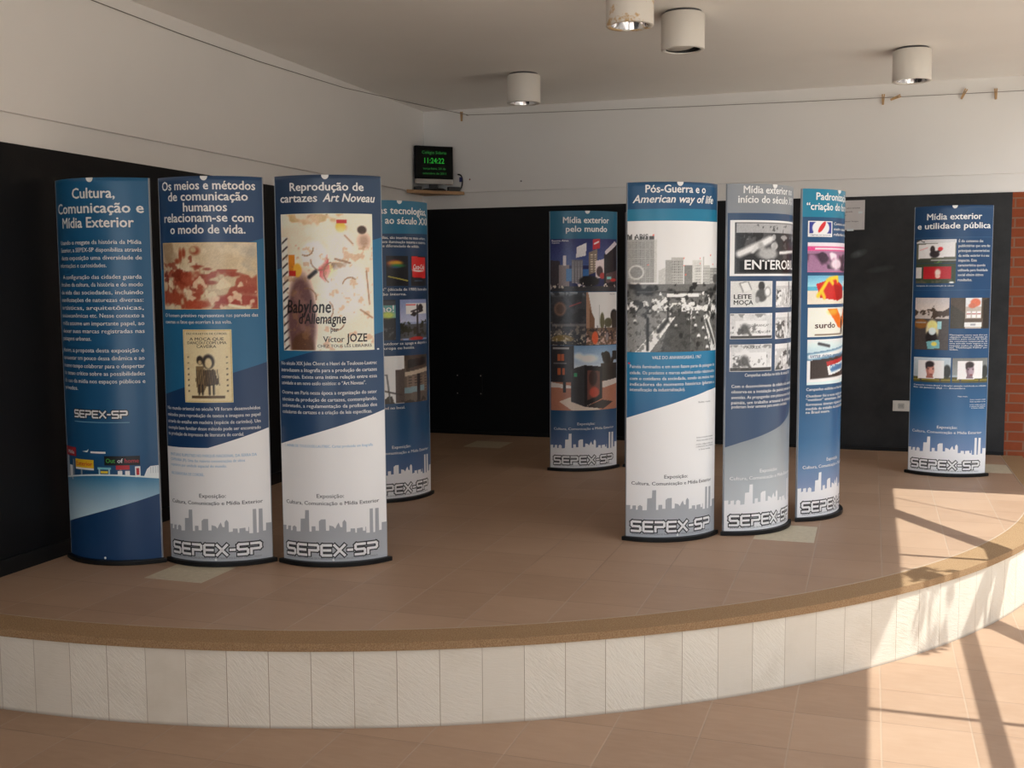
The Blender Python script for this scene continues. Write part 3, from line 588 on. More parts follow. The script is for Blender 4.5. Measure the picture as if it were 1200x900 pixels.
def p_beach(w, h):
    c = Cv(w, h, (120, 176, 214), seed=22); c.vgrad((96, 156, 206), (160, 204, 224), 0, .5); c.rect(0, .5, 1, 1, (206, 196, 180)); c.rect(0, .38, 1, .52, (86, 160, 206)); c.poly([(.14, .3), (.5, .08), (.84, .4), (.86, .78), (.64, .88), (.22, .78)], (190, 34, 30)); c.poly([(.5, .3), (.84, .44), (.86, .78), (.6, .88)], (160, 26, 26)); c.line(.18, .7, .36, .18, .03, (230, 180, 40)).line(.4, .14, .6, .06, .03, (230, 180, 40)).line(.6, .06, .62, .2, .03, (232, 186, 50)).line(.42, .16, .48, .28, .03, (226, 176, 40)); c.line(.3, .76, .26, .6, .03, (228, 176, 44)); c.rect(.86, .2, 1, .4, (214, 226, 232)); c.grain(4); return c.a
def p_butterfly(w, h):
    c = Cv(w, h, (232, 222, 196), seed=23); c.poly([(.34, .02), (.6, .02), (.78, .4), (.8, .74), (.66, .7), (.48, .34)], (226, 104, 26)); c.poly([(1, .02), (.92, .04), (.82, .42), (.84, .72), (1, .5)], (222, 110, 30)); c.ell(.5, .16, .12, .1, (238, 160, 50), .8, .5); c.ell(.81, .56, .045, .16, (52, 34, 32)).ell(.81, .36, .03, .05, (60, 40, 36)); c.line(.8, .7, .78, .9, .02, (52, 34, 32)).line(.83, .7, .85, .9, .02, (52, 34, 32)); c.rect(.12, .9, .8, .95, (128, 110, 92)); c.grain(4).border(.02, (222, 214, 196)); return c.a
def p_tennis(w, h):
    c = Cv(w, h, (214, 222, 230), seed=24); c.vgrad((206, 218, 228), (170, 190, 206), 0, .3); c.line(.2, .1, .42, .16, .02, (60, 60, 66)); c.poly([(0, .3), (1, .16), (1, .42), (0, .46)], (96, 132, 172)); c.line(.05, .38, .95, .26, .03, (214, 220, 226)); c.poly([(.06, .46), (1, .36), (1, .9), (.06, .9)], (54, 44, 42)); c.poly([(.38, .6), (.95, .5), (.95, .7), (.42, .8)], (206, 214, 224)); c.line(.5, .68, .88, .6, .035, (70, 110, 170)); c.poly([(.36, .5), (.95, .42), (.95, .5), (.38, .6)], (170, 44, 46)); c.rect(0, .9, 1, 1, (190, 206, 218)); c.line(.0, .9, 1, .86, .02, (228, 230, 232)); c.grain(5); return c.a
def p_hoard(w, h):
    c = Cv(w, h, (96, 98, 84), seed=25); c.rect(0, 0, 1, .16, (190, 190, 192)); c.blotch(8, .5, (60, 62, 56), .9, 0, .2, 0, .5); c.poly([(.06, .22), (.96, .14), (.96, .72), (.06, .8)], (206, 202, 202)); c.ell(.43, .42, .06, .15, (54, 46, 46)).ell(.48, .62, .12, .14, (48, 42, 46)).line(.5, .6, .62, .44, .03, (54, 46, 46)).ell(.62, .4, .06, .08, (196, 50, 54)); c.line(.1, .45, .3, .35, .01, (214, 150, 150)); c.rect(0, .82, 1, 1, (62, 66, 56)); c.blotch(10, .5, (104, 140, 70), .8, .82, 1, .3, .7); c.rect(.4, .84, 1, .9, (150, 150, 146)); c.grain(6); return c.a
def p_redboard(w, h):
    c = Cv(w, h, (58, 68, 50), seed=26); c.rect(0, .2, .17, .72, (190, 186, 182)); c.rect(.22, .18, .88, .75, (172, 34, 42)); c.ell(.57, .46, .07, .18, (214, 188, 180), 1, .3).ell(.57, .64, .06, .1, (206, 170, 160)); c.blotch(9, .5, (92, 88, 74), .8, .76, 1); c.ell(.9, .95, .06, .05, (196, 196, 196)); c.grain(6); return c.a
def p_bottleman(w, h):
    c = Cv(w, h, (176, 166, 160), seed=27); c.vgrad((172, 166, 166), (196, 184, 176), 0, .25); c.blotch(7, .42, (70, 56, 46), .95, .16, .42); c.rect(0, .4, 1, 1, (74, 68, 66)); c.ell(.2, .5, .22, .09, (136, 92, 48)); c.rect(.03, .46, .35, .49, (150, 140, 130)); c.ell(.54, .62, .18, .2, (196, 186, 150)).ell(.54, .52, .14, .08, (214, 200, 128)).ell(.52, .76, .17, .14, (44, 38, 38)).ell(.54, .64, .1, .07, (196, 216, 228)); c.rect(.68, .45, .8, .6, (150, 190, 206)); c.poly([(.38, .84), (.74, .8), (.76, .96), (.42, .98)], (110, 160, 180)); c.ell(.6, .88, .08, .04, (206, 190, 90)); c.grain(7); return c.a
def p_stairs(w, h):
    c = Cv(w, h, (76, 64, 52), seed=28); c.poly([(0, .2), (.34, .5), (.34, 1), (0, 1)], (62, 56, 46)); c.rect(.36, 0, .76, 1, (170, 160, 152)); c.rect(.36, .0, .76, .3, (196, 196, 198)); c.ell(.6, .16, .13, .13, (196, 108, 84)).ell(.52, .26, .1, .08, (186, 110, 90)); 
    for x in (.38, .51, .64): c.rect(x, .44, x + .1, .64, (216, 216, 216)).rect(x, .5, x + .1, .55, (170, 110, 110))
    c.rect(.34, .66, .8, .8, (96, 84, 76)); c.rect(.34, .8, .78, .94, (206, 204, 202)); c.rect(.48, .84, .62, .89, (150, 150, 160)); c.poly([(.8, .1), (1, 0), (1, 1), (.8, 1)], (46, 40, 36)); c.grain(6); return c.a
def p_face(w, h, cold=False):
    c = Cv(w, h, (150, 160, 172), seed=29 + cold); c.vgrad((170, 182, 196) if not cold else (110, 112, 110), (150, 160, 170) if not cold else (130, 136, 138), 0, .7); c.rect(0, .78, 1, 1, (84, 80, 44)); c.rect(0, .86, 1, .9, (150, 136, 50)); c.ell(.9, .55, .1, .26, (46, 50, 48)); c.poly([(.14, .14), (.83, .12), (.83, .82), (.14, .86)], (214, 204, 204)); c.poly([(.76, .13), (.83, .12), (.83, .82), (.76, .82)], (206, 208, 214))
    sk = (150, 96, 84) if not cold else (118, 98, 108); c.poly([(.40, .62), (.53, .62), (.56, .82), (.36, .83)], sk).ell(.47, .48, .105, .25, sk, 1, .15).ell(.5, .54, .07, .16, tuple(min(255, x + 46) for x in sk), .9, .4).ell(.46, .27, .115, .12, (56, 48, 50), 1, .2).ell(.375, .36, .03, .1, (56, 48, 50), 1, .3); c.ell(.42, .46, .025, .02, (66, 50, 50), .8).ell(.55, .46, .025, .02, (66, 50, 50), .8); c.ell(.5, .68, .04, .03, (120, 60, 60), .8, .4); c.rect(.2, .84, .24, 1, (70, 66, 60)).rect(.72, .82, .76, 1, (70, 66, 60)); c.grain(5); return c.a

# ------------------------------------------------------------------ footers shared by all sheets
SKY = [(0.0, .181), (.04, .183), (.038, .162), (.06, .164), (.062, .181), (.096, .183), (.095, .160), (.114, .162), (.115, .179), (.135, .186), (.158, .179), (.158, .159), (.2, .161), (.205, .221), (.248, .223), (.252, .263), (.288, .264), (.288, .163), (.31, .163), (.311, .188), (.346, .189), (.347, .168), (.378, .168), (.379, .213), (.4, .222), (.44, .223), (.441, .169), (.469, .169), (.471, .194), (.507, .189), (.523, .178), (.537, .194), (.554, .207), (.567, .185), (.586, .184), (.587, .208), (.604, .219), (.620, .207), (.621, .160), (.655, .162), (.657, .176), (.696, .175), (.698, .155), (.711, .154), (.712, .175), (.764, .177), (.766, .161), (.789, .160), (.79, .179), (.796, .179), (.797, .149), (.830, .148), (.832, .262), (.862, .262), (.863, .148), (.881, .148), (.885, .261), (.919, .261), (.920, .154), (.947, .154), (.949, .190), (1.0, .189)]
LET = {'S': [[(1, 1), (.12, 1), (0, .9), (0, .6), (.12, .5), (.88, .5), (1, .4), (1, .1), (.88, 0), (0, 0)]],
       'E': [[(1, 1), (.12, 1), (0, .9), (0, .1), (.12, 0), (1, 0)], [(.25, .5), (.92, .5)]],
       'P': [[(0, 0), (0, .48), (.88, .48), (1, .58), (1, .9), (.88, 1), (0, 1)]],
       'X': [[(0, 1), (1, 0)], [(0, 0), (1, 1)]], '-': [[(0, .5), (1, .5)]]}
def logo(sh, u0, u1, v, h, plate=True):
    seq = 'SEPEX-SP'; wd = [1, 1, 1, 1, 1.05, .42, 1, 1]; gap = .36; tot = sum(wd) + gap * 7; k = (u1 - u0) / tot; t = h * .20
    for col, tt, off in (((34, 36, 40), t * 1.95, .0014), ((222, 222, 226), t, .0020)):
        x = u0
        for ch, w in zip(seq, wd):
            for ln in LET[ch]:
                sh.stroke([(x + (a * w) * k, v + t / 2 + b * (h - t)) for a, b in ln], tt, col, off)
            x += (w + gap) * k
def footer(kind):
    o = {}
    sh = Sheet()
    if kind == 'white': sh.poly([(0, 0.0)] + SKY + [(1, 0.0)], (160, 163, 170), .0010, col2=(146, 149, 156), v0=.02, v1=.2)
    else: sh.poly([(0, 0.0)] + SKY + [(1, 0.0)], (204, 204, 208), .0010)
    sh.text('SINDICATO DAS EMPRESAS DE PUBLICIDADE EXTERIOR DO ESTADO DE SÃO PAULO', .052, .9, .033, .008, (90, 92, 98)); o['city_skyline'] = sh.mesh('city_skyline')
    sh = Sheet(); logo(sh, .055, .895, .046, .060); o['logo_lettering'] = sh.mesh('logo_lettering')
    c = (66, 68, 76) if kind == 'white' else (206, 210, 218)
    sh = Sheet(); sh.text('Exposição:', .365, .605, .323, .018, c, weight=.012); sh.text('Cultura, Comunicação e Mídia Exterior', .05, .925, .289, .017, c, weight=.012); o['slogan_lettering'] = sh.mesh('slogan_lettering')
    return o
FOOT = {'white': footer('white'), 'grad': footer('grad')}

# ------------------------------------------------------------------ the stand itself
def lens(hw, f, bk, n=24):
    Rf = (hw * hw + f * f) / (2 * f); af = math.asin(hw / Rf); Rb = (hw * hw + bk * bk) / (2 * bk); ab = math.asin(hw / Rb)
    p = [(Rf * math.sin(-af + 2 * af * i / n), (Rf - f) - Rf * math.cos(-af + 2 * af * i / n)) for i in range(n + 1)]
    p += [(Rb * math.sin(ab - 2 * ab * i / n), -(Rb - bk) + Rb * math.cos(ab - 2 * ab * i / n)) for i in range(1, n)]
    return p
ZP = .018
def proto_meshes():
    d = {}
    b = MB().prism(lens(.267, .116, .05), 0, ZP + .004, .004); o = b.build('base_plate', M_BASE); d['base_plate'] = o.data; bpy.data.objects.remove(o)
    b = MB().box(-W / 2 + .004, W / 2 - .004, .004, .010, ZP, HB - .004); o = b.build('back_panel', M_BACKP); d['back_panel'] = o.data; bpy.data.objects.remove(o)
    for s in (-1, 1):
        b = MB().box(s * W / 2 - .002, s * W / 2 + .002, -.0005, .012, ZP, HB, .0015); o = b.build('edge_strip', M_ALU); d[s] = o.data; bpy.data.objects.remove(o)
    # half-round clip hooked over the top of the sheet, and the small stud at its foot
    pts = [(.017 * math.cos(a), -.020 * math.sin(a)) for a in np.linspace(0, PI, 13)]
    b = MB().prism([(x, y) for x, y in pts], 0, .004, .001, Matrix.Translation((0, -SAG - .001, HB - .0005)) @ Matrix.Rotation(PI / 2, 4, 'X')); o = b.build('hanging_clip', M_CLIP); d['clip'] = o.data; bpy.data.objects.remove(o)
    b = MB().lathe([(0, .004), (.004, .003), (.006, 0), (.006, -.001)], 12, Matrix.Translation((0, -SAG - .001, .03)) @ Matrix.Rotation(PI / 2, 4, 'X')); o = b.build('fixing_stud', M_CLIP); d['stud'] = o.data; bpy.data.objects.remove(o)
    return d
PROTO = proto_meshes()
def inst(name, me, parent, mat=None):
    o = bpy.data.objects.new(name, me); COL.objects.link(o); o.parent = parent; return o

def panel_base(sh, fn):
    """the sheet itself: 3 mm thick, front printed, bare back"""
    nu, nv = 64, 90
    us = np.linspace(0, 1, nu + 1); vs_ = np.linspace(ZP, HB, nv + 1)
    uu, vv = np.meshgrid(us, vs_); lin = np.array([alb(fn(v)) for v in vs_]); cols = np.repeat(lin, nu + 1, 0)
    idx = np.arange((nv + 1) * (nu + 1)).reshape(nv + 1, nu + 1)
    q = np.stack([idx[:-1, :-1], idx[:-1, 1:], idx[1:, 1:], idx[1:, :-1]], -1).reshape(-1, 4)
    sh.add(np.stack([uu.ravel(), vv.ravel()], -1), q.tolist(), cols, 0)
    n0 = sh.n
    ub = np.tile(us, 2); vb = np.repeat([ZP, HB], nu + 1); sh.add(np.stack([ub, vb], -1), [(i, nu + 1 + i, nu + 2 + i, i + 1) for i in range(nu)], (.6, .6, .6), -.003)
    rim = [(idx[-1, i], idx[-1, i + 1], n0 + nu + 1 + i + 1, n0 + nu + 1 + i) for i in range(nu)] + [(idx[0, i + 1], idx[0, i], n0 + i, n0 + i + 1) for i in range(nu)]
    rim += [(idx[j, 0], idx[j + 1, 0], n0 + nu + 1, n0) for j in range(0)]
    sh.F += rim

def grad(stops):
    st_ = sorted(stops)
    def fn(v):
        if v <= st_[0][0]: return st_[0][1]
        for (a, ca), (b, cb) in zip(st_, st_[1:]):
            if v <= b: t = (v - a) / (b - a); return tuple(x * (1 - t) + y * t for x, y in zip(ca, cb))
        return st_[-1][1]
    return fn

WHT = (222, 224, 228); TXT = (214, 218, 226)
def stand(x, y, th, label, fn, foot, shapes, titles, paras, pics, extra=None):
    root = empty('banner_stand', (x, y, S + .0015 if False else S), th); tag(root, label, 'banner stand', 'curved exhibition banner stands on the stage')
    inst('base_plate', PROTO['base_plate'], root); inst('back_panel', PROTO['back_panel'], root)
    inst('edge_strip', PROTO[-1], root); inst('edge_strip', PROTO[1], root)
    sh = Sheet(); panel_base(sh, fn)
    for i_, s in enumerate(shapes): sh.poly(s[0], s[1], .0004 + .0002 * i_, **(dict(col2=s[2], v0=s[3][0], v1=s[3][1]) if len(s) > 3 else {}))
    fp = sh.build('front_panel', root)
    for p in fp.data.polygons: p.use_smooth = True
    inst('hanging_clip', PROTO['clip'], fp); inst('fixing_stud', PROTO['stud'], fp)
    sh = Sheet()
    for t in titles:
        s, u0, u1, v, cap = t[:5]; sh.text(s, u0, u1, v, cap, WHT, weight=.028, shear=t[5] if len(t) > 5 else 0)
    if titles: sh.build('title_lettering', fp)
    if paras:
        blocks = [[paras[0]]]
        for a, b in zip(paras, paras[1:]):
            if abs(a[3] - b[3]) > max(a[4], b[4]) * 2.25 or a[4] != b[4] or len(a) != len(b) or b[3] > a[3] + .002: blocks.append([])
            blocks[-1].append(b)
    for blk in (blocks if paras else []):
        sh = Sheet()
        for t in blk:
            s, u0, u1, vc, cap = t[:5]; sh.text(s, u0, u1, vc - cap / 2, cap, t[5] if len(t) > 5 else TXT, weight=.012)
        sh.build('paragraph_text', fp)
    for (lab, r, fnp, lets) in pics:
        u0, u1, v0, v1 = r; sh = Sheet(); img = fnp((u1 - u0) * ARC, v1 - v0); sh.pic(u0, u1, v0, v1, img)
        for t in lets:
            s, a0, a1, b0, cap, col = t[:6]; U = lambda a: u0 + a * (u1 - u0)
            sh.text(s, U(a0), U(a1), v1 - b0 * (v1 - v0), cap, col, weight=t[6] if len(t) > 6 else .02, shear=t[7] if len(t) > 7 else 0)
        sh.build('printed_picture', fp, lab)
    if foot:
        for k, me in FOOT[foot].items(): inst(k, me, fp)
    if extra: extra(fp)
    return root

def P_(lines, us, vs_, cap, col=None):
    return [(s, a, b, v, cap) + ((col,) if col else ()) for s, (a, b), v in zip(lines, us, vs_)]

# --- 1 Cultura
def extra1(fp):
    sh = Sheet(); logo(sh, .21, .75, .692, .038); sh.rect(.2, .77, .672, .675, (110, 150, 186), .001); sh.build('logo_lettering', fp)
    sh = Sheet()
    n = 20; base = [(i / n, .393 + .03 * math.sin(PI * min(1, i / n * .9)) + .0) for i in range(n + 1)]
    B = lambda u: .393 + .03 * math.sin(PI * min(1, u * .9))
    sh.poly([(0, .18)] + base + [(1, .33)], (176, 196, 216), .0009, col2=(52, 112, 164), v0=.2, v1=.41)
    for a, b in zip(base, base[1:]): sh.poly([(a[0], a[1]), (b[0], b[1]), (b[0], b[1] + .007), (a[0], a[1] + .007)], (196, 204, 214), .0011)
    sh.rect(.0, .2, .505, .548, (160, 36, 44), .0010); sh.text('Mídia', .05, .17, .516, .016, (236, 216, 216), weight=.03)
    sh.rect(.02, .06, B(.04), .505, (150, 160, 172), .0009); sh.rect(.07, .13, B(.1) - .01, .46, (206, 212, 220), .0009); sh.rect(.14, .16, B(.15), .49, (120, 130, 144), .0009)
    sh.rect(.185, .42, .455, .495, (222, 168, 40), .0010); sh.text('Exterior', .2, .405, .465, .020, (196, 60, 40), weight=.02); sh.rect(.185, .42, .446, .455, (206, 210, 216), .0010); sh.rect(.26, .28, B(.27), .447, (130, 140, 150), .0009)
    sh.rect(.53, .845, .472, .516, (22, 24, 28), .0010); sh.text('Out', .545, .63, .484, .020, (76, 160, 70), weight=.02); sh.text('of', .65, .70, .484, .020, (214, 216, 220), weight=.02); sh.text('home', .715, .835, .484, .020, (176, 56, 66), weight=.02)
    sh.rect(.665, .685, B(.67), .472, (110, 116, 126), .0009)
    sh.poly([(.29, .533), (.35, .538), (.37, .546), (.36, .534), (.35, .530)], (196, 206, 216), .0010); sh.rect(.39, .545, .527, .536, (206, 212, 220), .0010)
    sh.rect(.46, .59, .452, .462, (110, 170, 196), .0010); sh.rect(.47, .485, B(.48), .455, (150, 180, 200), .0010); sh.rect(.565, .58, B(.57), .455, (150, 180, 200), .0010); sh.rect(.49, .56, B(.5) + .012, .445, (206, 180, 50), .0010)
    sh.rect(.635, .755, .452, .472, (170, 40, 50), .0010); sh.rect(.65, .69, B(.66), .446, (206, 212, 220), .0010); sh.rect(.715, .755, B(.72), .446, (206, 212, 220), .0010); sh.rect(.80, .845, B(.82), .466, (216, 220, 226), .0010); sh.rect(.81, .835, B(.82) + .01, .458, (170, 40, 50), .0012)
    sh.poly([(.87, B(.87)), (1.0, B(1.0)), (1.0, .466), (.93, .464), (.90, .45)], (196, 202, 212), .0010)
    for u in (.93, .95, .97, .99): sh.rect(u, u + .004, .43, .462, (150, 160, 174), .0012)
    sh.build('street_scene_print', fp, 'printed strip of little signs and bus shelter above a pale blue swoosh')
C1 = [(.09, .925)] * 3 + [(.065, .625)] + [(.106, .917)] + [(.06, .925)] * 7 + [(.05, .45)] + [(.05, .915)] * 6 + [(.05, .27)]
stand(-3.4097, 4.2384, .097, 'blue curved banner stand headed “Cultura, Comunicação e Mídia Exterior”, nearest the left wall', grad([(0, (26, 60, 108)), (.3, (27, 66, 118)), (.55, (28, 76, 128)), (1.2, (30, 84, 138)), (1.8, (30, 86, 140))]), None,
    [([(0, 0), (1, 0), (1, .335), (0, .185)], (24, 56, 104))],
    [('Cultura,', .30, .72, 1.708, .046), ('Comunicação e', .06, .955, 1.641, .046), ('Mídia Exterior', .14, .87, 1.575, .046)],
    P_(['Usando o resgate da história da Mídia', 'Exterior, a SEPEX-SP disponibiliza através', 'desta exposição uma diversidade de', 'informações e curiosidades.', 'A configuração das cidades guarda', 'detalhes da cultura, da história e do modo', 'de vida das sociedades, incluindo', 'manifestações de naturezas diversas:', 'artísticas, arquitetônicas,', 'socioeconômicas etc. Nesse contexto a', 'mídia assume um importante papel, ao', 'deixar suas marcas registradas nas', 'paisagens urbanas.', 'Assim, a proposta desta exposição é', 'apresentar um pouco dessa dinâmica e ao', 'mesmo tempo colaborar para o despertar', 'do senso crítico sobre as possibilidades', 'do uso da mídia nos espaços públicos e', 'privados.'],
       C1[:17] + C1[17:18] + C1[-1:], [1.508, 1.473, 1.437, 1.402, 1.349, 1.314, 1.278, 1.243, 1.207, 1.171, 1.135, 1.099, 1.064, 1.010, .974, .937, .902, .866, .832], .019), [], extra1)
# --- 2 Os meios
BLUEBAND = lambda a, b, c, d: [(0, a), (1, b), (1, d), (0, c)]
stand(-2.9047, 4.3602, .2793, 'curved banner stand with a red cave painting photo above a small cream booklet cover', grad([(0, (206, 206, 210)), (.2, (206, 206, 210)), (.5, (208, 208, 212)), (.66, (26, 56, 104)), (.9, (26, 58, 106)), (1.45, (34, 64, 114)), (1.8, (38, 66, 112))]), 'white',
    [([(0, .45), (1, .45), (1, 1.0), (0, 1.0)], (26, 56, 104), None, None, .0004)[:2], (BLUEBAND(1.376, 1.522, .80, .95), (36, 96, 150)), ([(0, 0), (1, 0), (1, .642), (.461, .557), (0, .554)], (206, 206, 210), None, None, .0008)[:2]],
    [('Os meios e métodos', .06, .935, 1.740, .039), ('de comunicação', .135, .868, 1.691, .039), ('humanos', .299, .69, 1.642, .039), ('relacionam-se com', .077, .913, 1.595, .039), ('o modo de vida.', .15, .84, 1.542, .039)],
    P_(['O homem primitivo representava nas paredes das', 'cavernas os fatos que ocorriam à sua volta.', 'No mundo oriental no século VII foram desenvolvidos', 'métodos para reprodução de textos e imagens no papel', 'através do entalhe em madeira (espécie de carimbo). Um', 'exemplo bem familiar desse método pode ser encontrado', 'na produção de impressos de literatura de cordel.'], [(.045, .928), (.045, .70)] + [(.03, .925)] * 4 + [(.03, .777)], [1.17, 1.14, .739, .708, .677, .647, .619], .016)
    + P_(['PINTURAS RUPESTRES NO PARQUE NACIONAL DA SERRA DA', 'CAPIVARA (PI). Uma das maiores concentrações de sítios', 'rupestres por unidade espacial do mundo.', 'XILOGRAVURA DE CORDEL.'], [(.05, .882), (.05, .777), (.05, .62), (.05, .42)], [.52, .496, .472, .431], .013, (128, 160, 200)),
    [('cave wall with rust red painted animals', (.041, .933, 1.197, 1.502), p_cave, []),
     ('cream booklet cover with two dark woodcut figures', (.255, .695, .768, 1.105), p_cordel, [('DEZ FOLHETOS DE CORDEL', .08, .92, .07, .009, (90, 76, 56)), ('A MOÇA QUE', .15, .85, .15, .014, (70, 58, 44)), ('DANÇOU COM UMA', .1, .9, .20, .013, (70, 58, 44)), ('CAVEIRA', .3, .7, .25, .013, (70, 58, 44))])])
# --- 3 Art Noveau
stand(-2.3814, 4.513, .3572, 'curved banner stand headed “Art Noveau” with one large cream placard and white lower third', grad([(0, (208, 208, 212)), (.5, (210, 210, 214)), (.7, (34, 62, 106)), (.95, (34, 62, 106)), (1.4, (40, 62, 102)), (1.8, (42, 62, 98))]), 'white',
    [([(0, .45), (1, .45), (1, 1.0), (0, 1.0)], (34, 62, 106)), (BLUEBAND(1.376, 1.522, .953, 1.088), (38, 98, 152)), ([(0, 0), (1, 0), (1, .724), (0, .568)], (208, 208, 212))],
    [('Reprodução de', .175, .832, 1.73, .036), ('cartazes', .07, .43, 1.68, .036), ('Art Noveau', .475, .937, 1.68, .036, .25)],
    P_(['No século XIX Jules Cheret e Henri de Toulouse-Lautrec', 'introduzem a litografia para a produção de cartazes', 'comerciais. Existe uma íntima relação entre essa', 'atividade e um novo estilo estético: o “Art Noveau”.', 'Ocorre em Paris nessa época a organização do setor', 'técnico da produção de cartazes, contemplando,', 'sobretudo, a regulamentação da profissão dos', 'coladores de cartazes e a criação de leis específicas.'], [(.032, .926)] * 3 + [(.032, .821)] + [(.033, .922)] * 3 + [(.033, .872)], [.947, .916, .885, .856, .812, .780, .751, .722], .0165)
    + P_(['1. HENRI DE TOULOUSE-LAUTREC. Cartaz produzido em litografia.'], [(.05, .877)], [.564], .012, (128, 160, 200)) + [('•', .93, .955, 1.008, .02)],
    [('cream placard with coloured blots and black lettering', (.068, .906, 1.005, 1.627), p_poster, [('Babylone', .06, .55, .72, .058, (34, 28, 28), .03, .15), ("d'Allemagne", .2, .70, .80, .046, (34, 28, 28), .03, .15), ('par', .54, .62, .86, .022, (50, 40, 36)), ('Victor', .46, .68, .935, .026, (44, 36, 34)), ('JOZE', .70, .92, .935, .036, (44, 36, 34), .03), ('CHEZ TOUS LES LIBRAIRES', .40, .97, .975, .013, (60, 48, 42))])])
# --- 4 Novas tecnologias
stand(-2.7347, 5.988, .9258, 'navy curved banner stand headed “tecnologias, ao século XXI”, half hidden behind the cream-placard stand', grad([(0, (206, 208, 214)), (.12, (120, 134, 166)), (.18, (78, 98, 146)), (.45, (34, 74, 124)), (.75, (28, 60, 106)), (1.2, (26, 54, 96)), (1.8, (28, 56, 98))]), 'grad',
    [([(0, 1.602), (1, 1.610), (1, 1.8), (0, 1.8)], (30, 98, 146))],
    [('Novas tecnologias,', .05, .955, 1.721, .041), ('rumo ao século XXI', .05, .968, 1.663, .041)],
    P_(['As novas mídias, são inseridas no meio urbano,', 'luminosos com iluminação interna e externa,', 'com suporte diferenciado do sólido.', '“Back-light” (década de 1980) box-alto', 'iluminação interna.', '“Painel”, outdoor se apaga e depois a', 'foto no Europa ou hotéis.', 'TV de led no local.'], [(.06, .93)] * 2 + [(.06, .79), (.06, .942), (.06, .577), (.06, .921), (.06, .686), (.12, .534)], [1.582, 1.557, 1.533, 1.277, 1.249, .955, .928, .57], .016),
    [('black picture with rainbow light streaks', (.33, .607, 1.297, 1.475), p_glasses, []), ('red advertising sign with white lettering', (.647, .938, 1.297, 1.475), p_redsign, [('Coca-Cola', .12, .84, .44, .028, (238, 226, 222), .03, .3)]),
     ('dark picture with a lit sign', (.06, .434, .976, 1.215), p_nightsign, [('ao!', .55, .95, .3, .04, (230, 236, 238))]), ('billboard on a pole against blue sky', (.488, .93, .972, 1.216), p_pole, []), ('street with shop fronts under a white sky', (.06, .923, .595, .881), p_street, [])])
# --- 5 pelo mundo
stand(-1.905, 7.3456, .5423, 'curved banner stand headed “Mídia exterior pelo mundo” covered in colour city photos', grad([(0, (206, 208, 214)), (.10, (120, 134, 166)), (.17, (84, 100, 146)), (.42, (36, 72, 118)), (1.0, (30, 66, 110)), (1.8, (30, 92, 138))]), 'grad',
    [([(0, 1.612), (1, 1.612), (1, 1.8), (0, 1.8)], (28, 92, 136))],
    [('Mídia exterior', .18, .83, 1.717, .042), ('pelo mundo', .217, .795, 1.658, .040)], [],
    [('city square with lit billboards at dusk', (.007, .99, 1.250, 1.61), p_square, [('Buenos Aires', .02, .25, .05, .013, (206, 206, 214)), ('Argentina', .02, .13, .085, .009, (190, 190, 200))]), ('dim street crowded with billboards', (.007, .481, .88, 1.247), p_billboards, []), ('crowded avenue under a white sky', (.484, .99, .88, 1.245), p_avenue, [('Nova York', .72, .92, .05, .008, (110, 110, 120))]), ('dark advertising kiosk on a red paved plaza', (.01, .99, .426, .876), p_kiosk, [])])
# --- 6 Pós-Guerra
stand(-.9562, 5.4629, .5733, 'curved banner stand headed “Pós-Guerra” with one tall black and white avenue photo', grad([(0, (206, 206, 210)), (.4, (208, 208, 212)), (.7, (30, 86, 140)), (.95, (26, 108, 164)), (1.0, (30, 78, 128)), (1.8, (32, 74, 124))]), 'white',
    [([(0, .45), (1, .45), (1, .962), (0, .962)], (34, 82, 138), (26, 108, 166), (.6, .95)), ([(0, 1.610), (1, 1.610), (1, 1.670), (0, 1.668)], (28, 108, 158)), ([(0, 0), (1, 0), (1, .768), (.85, .757), (.619, .729), (.276, .676), (0, .628)], (210, 210, 214), None, None, .0008)[:2]],
    [('Pós-Guerra e o', .172, .795, 1.748, .037), ('American way of life', .052, .912, 1.699, .037, .25)],
    P_(['VALE DO ANHANGABAÚ, 1967', 'Painéis iluminados e em neon fazem parte da paisagem da', 'cidade. Os produtos e marcas exibidos estão relacionados', 'com o cotidiano da sociedade, sendo os meios mais', 'indicadores do momento histórico (pluram a', 'intensificação da industrialização).'], [(.242, .754)] + [(.031, .967)] * 4 + [(.031, .568)], [.934, .889, .858, .829, .80, .773], .016)
    + P_(['Saiba mais:', 'Acesse o conteúdo completo', 'desta exposição no site', 'ou leia o código ao lado com', 'a câmera do seu telefone', 'e boa visita.'], [(.723, .90), (.704, .949), (.705, .949), (.70, .95), (.70, .95), (.735, .908)], [.703, .523, .508, .488, .476, .461], .008, (120, 122, 128)) + [('•', .012, .035, .904, .024, (206, 50, 60))],
    [('tall black and white photo of a city avenue', (.003, .997, .961, 1.610), p_valley, [('M ABIS', .0, .2, .14, .026, (88, 88, 88), .03)])])
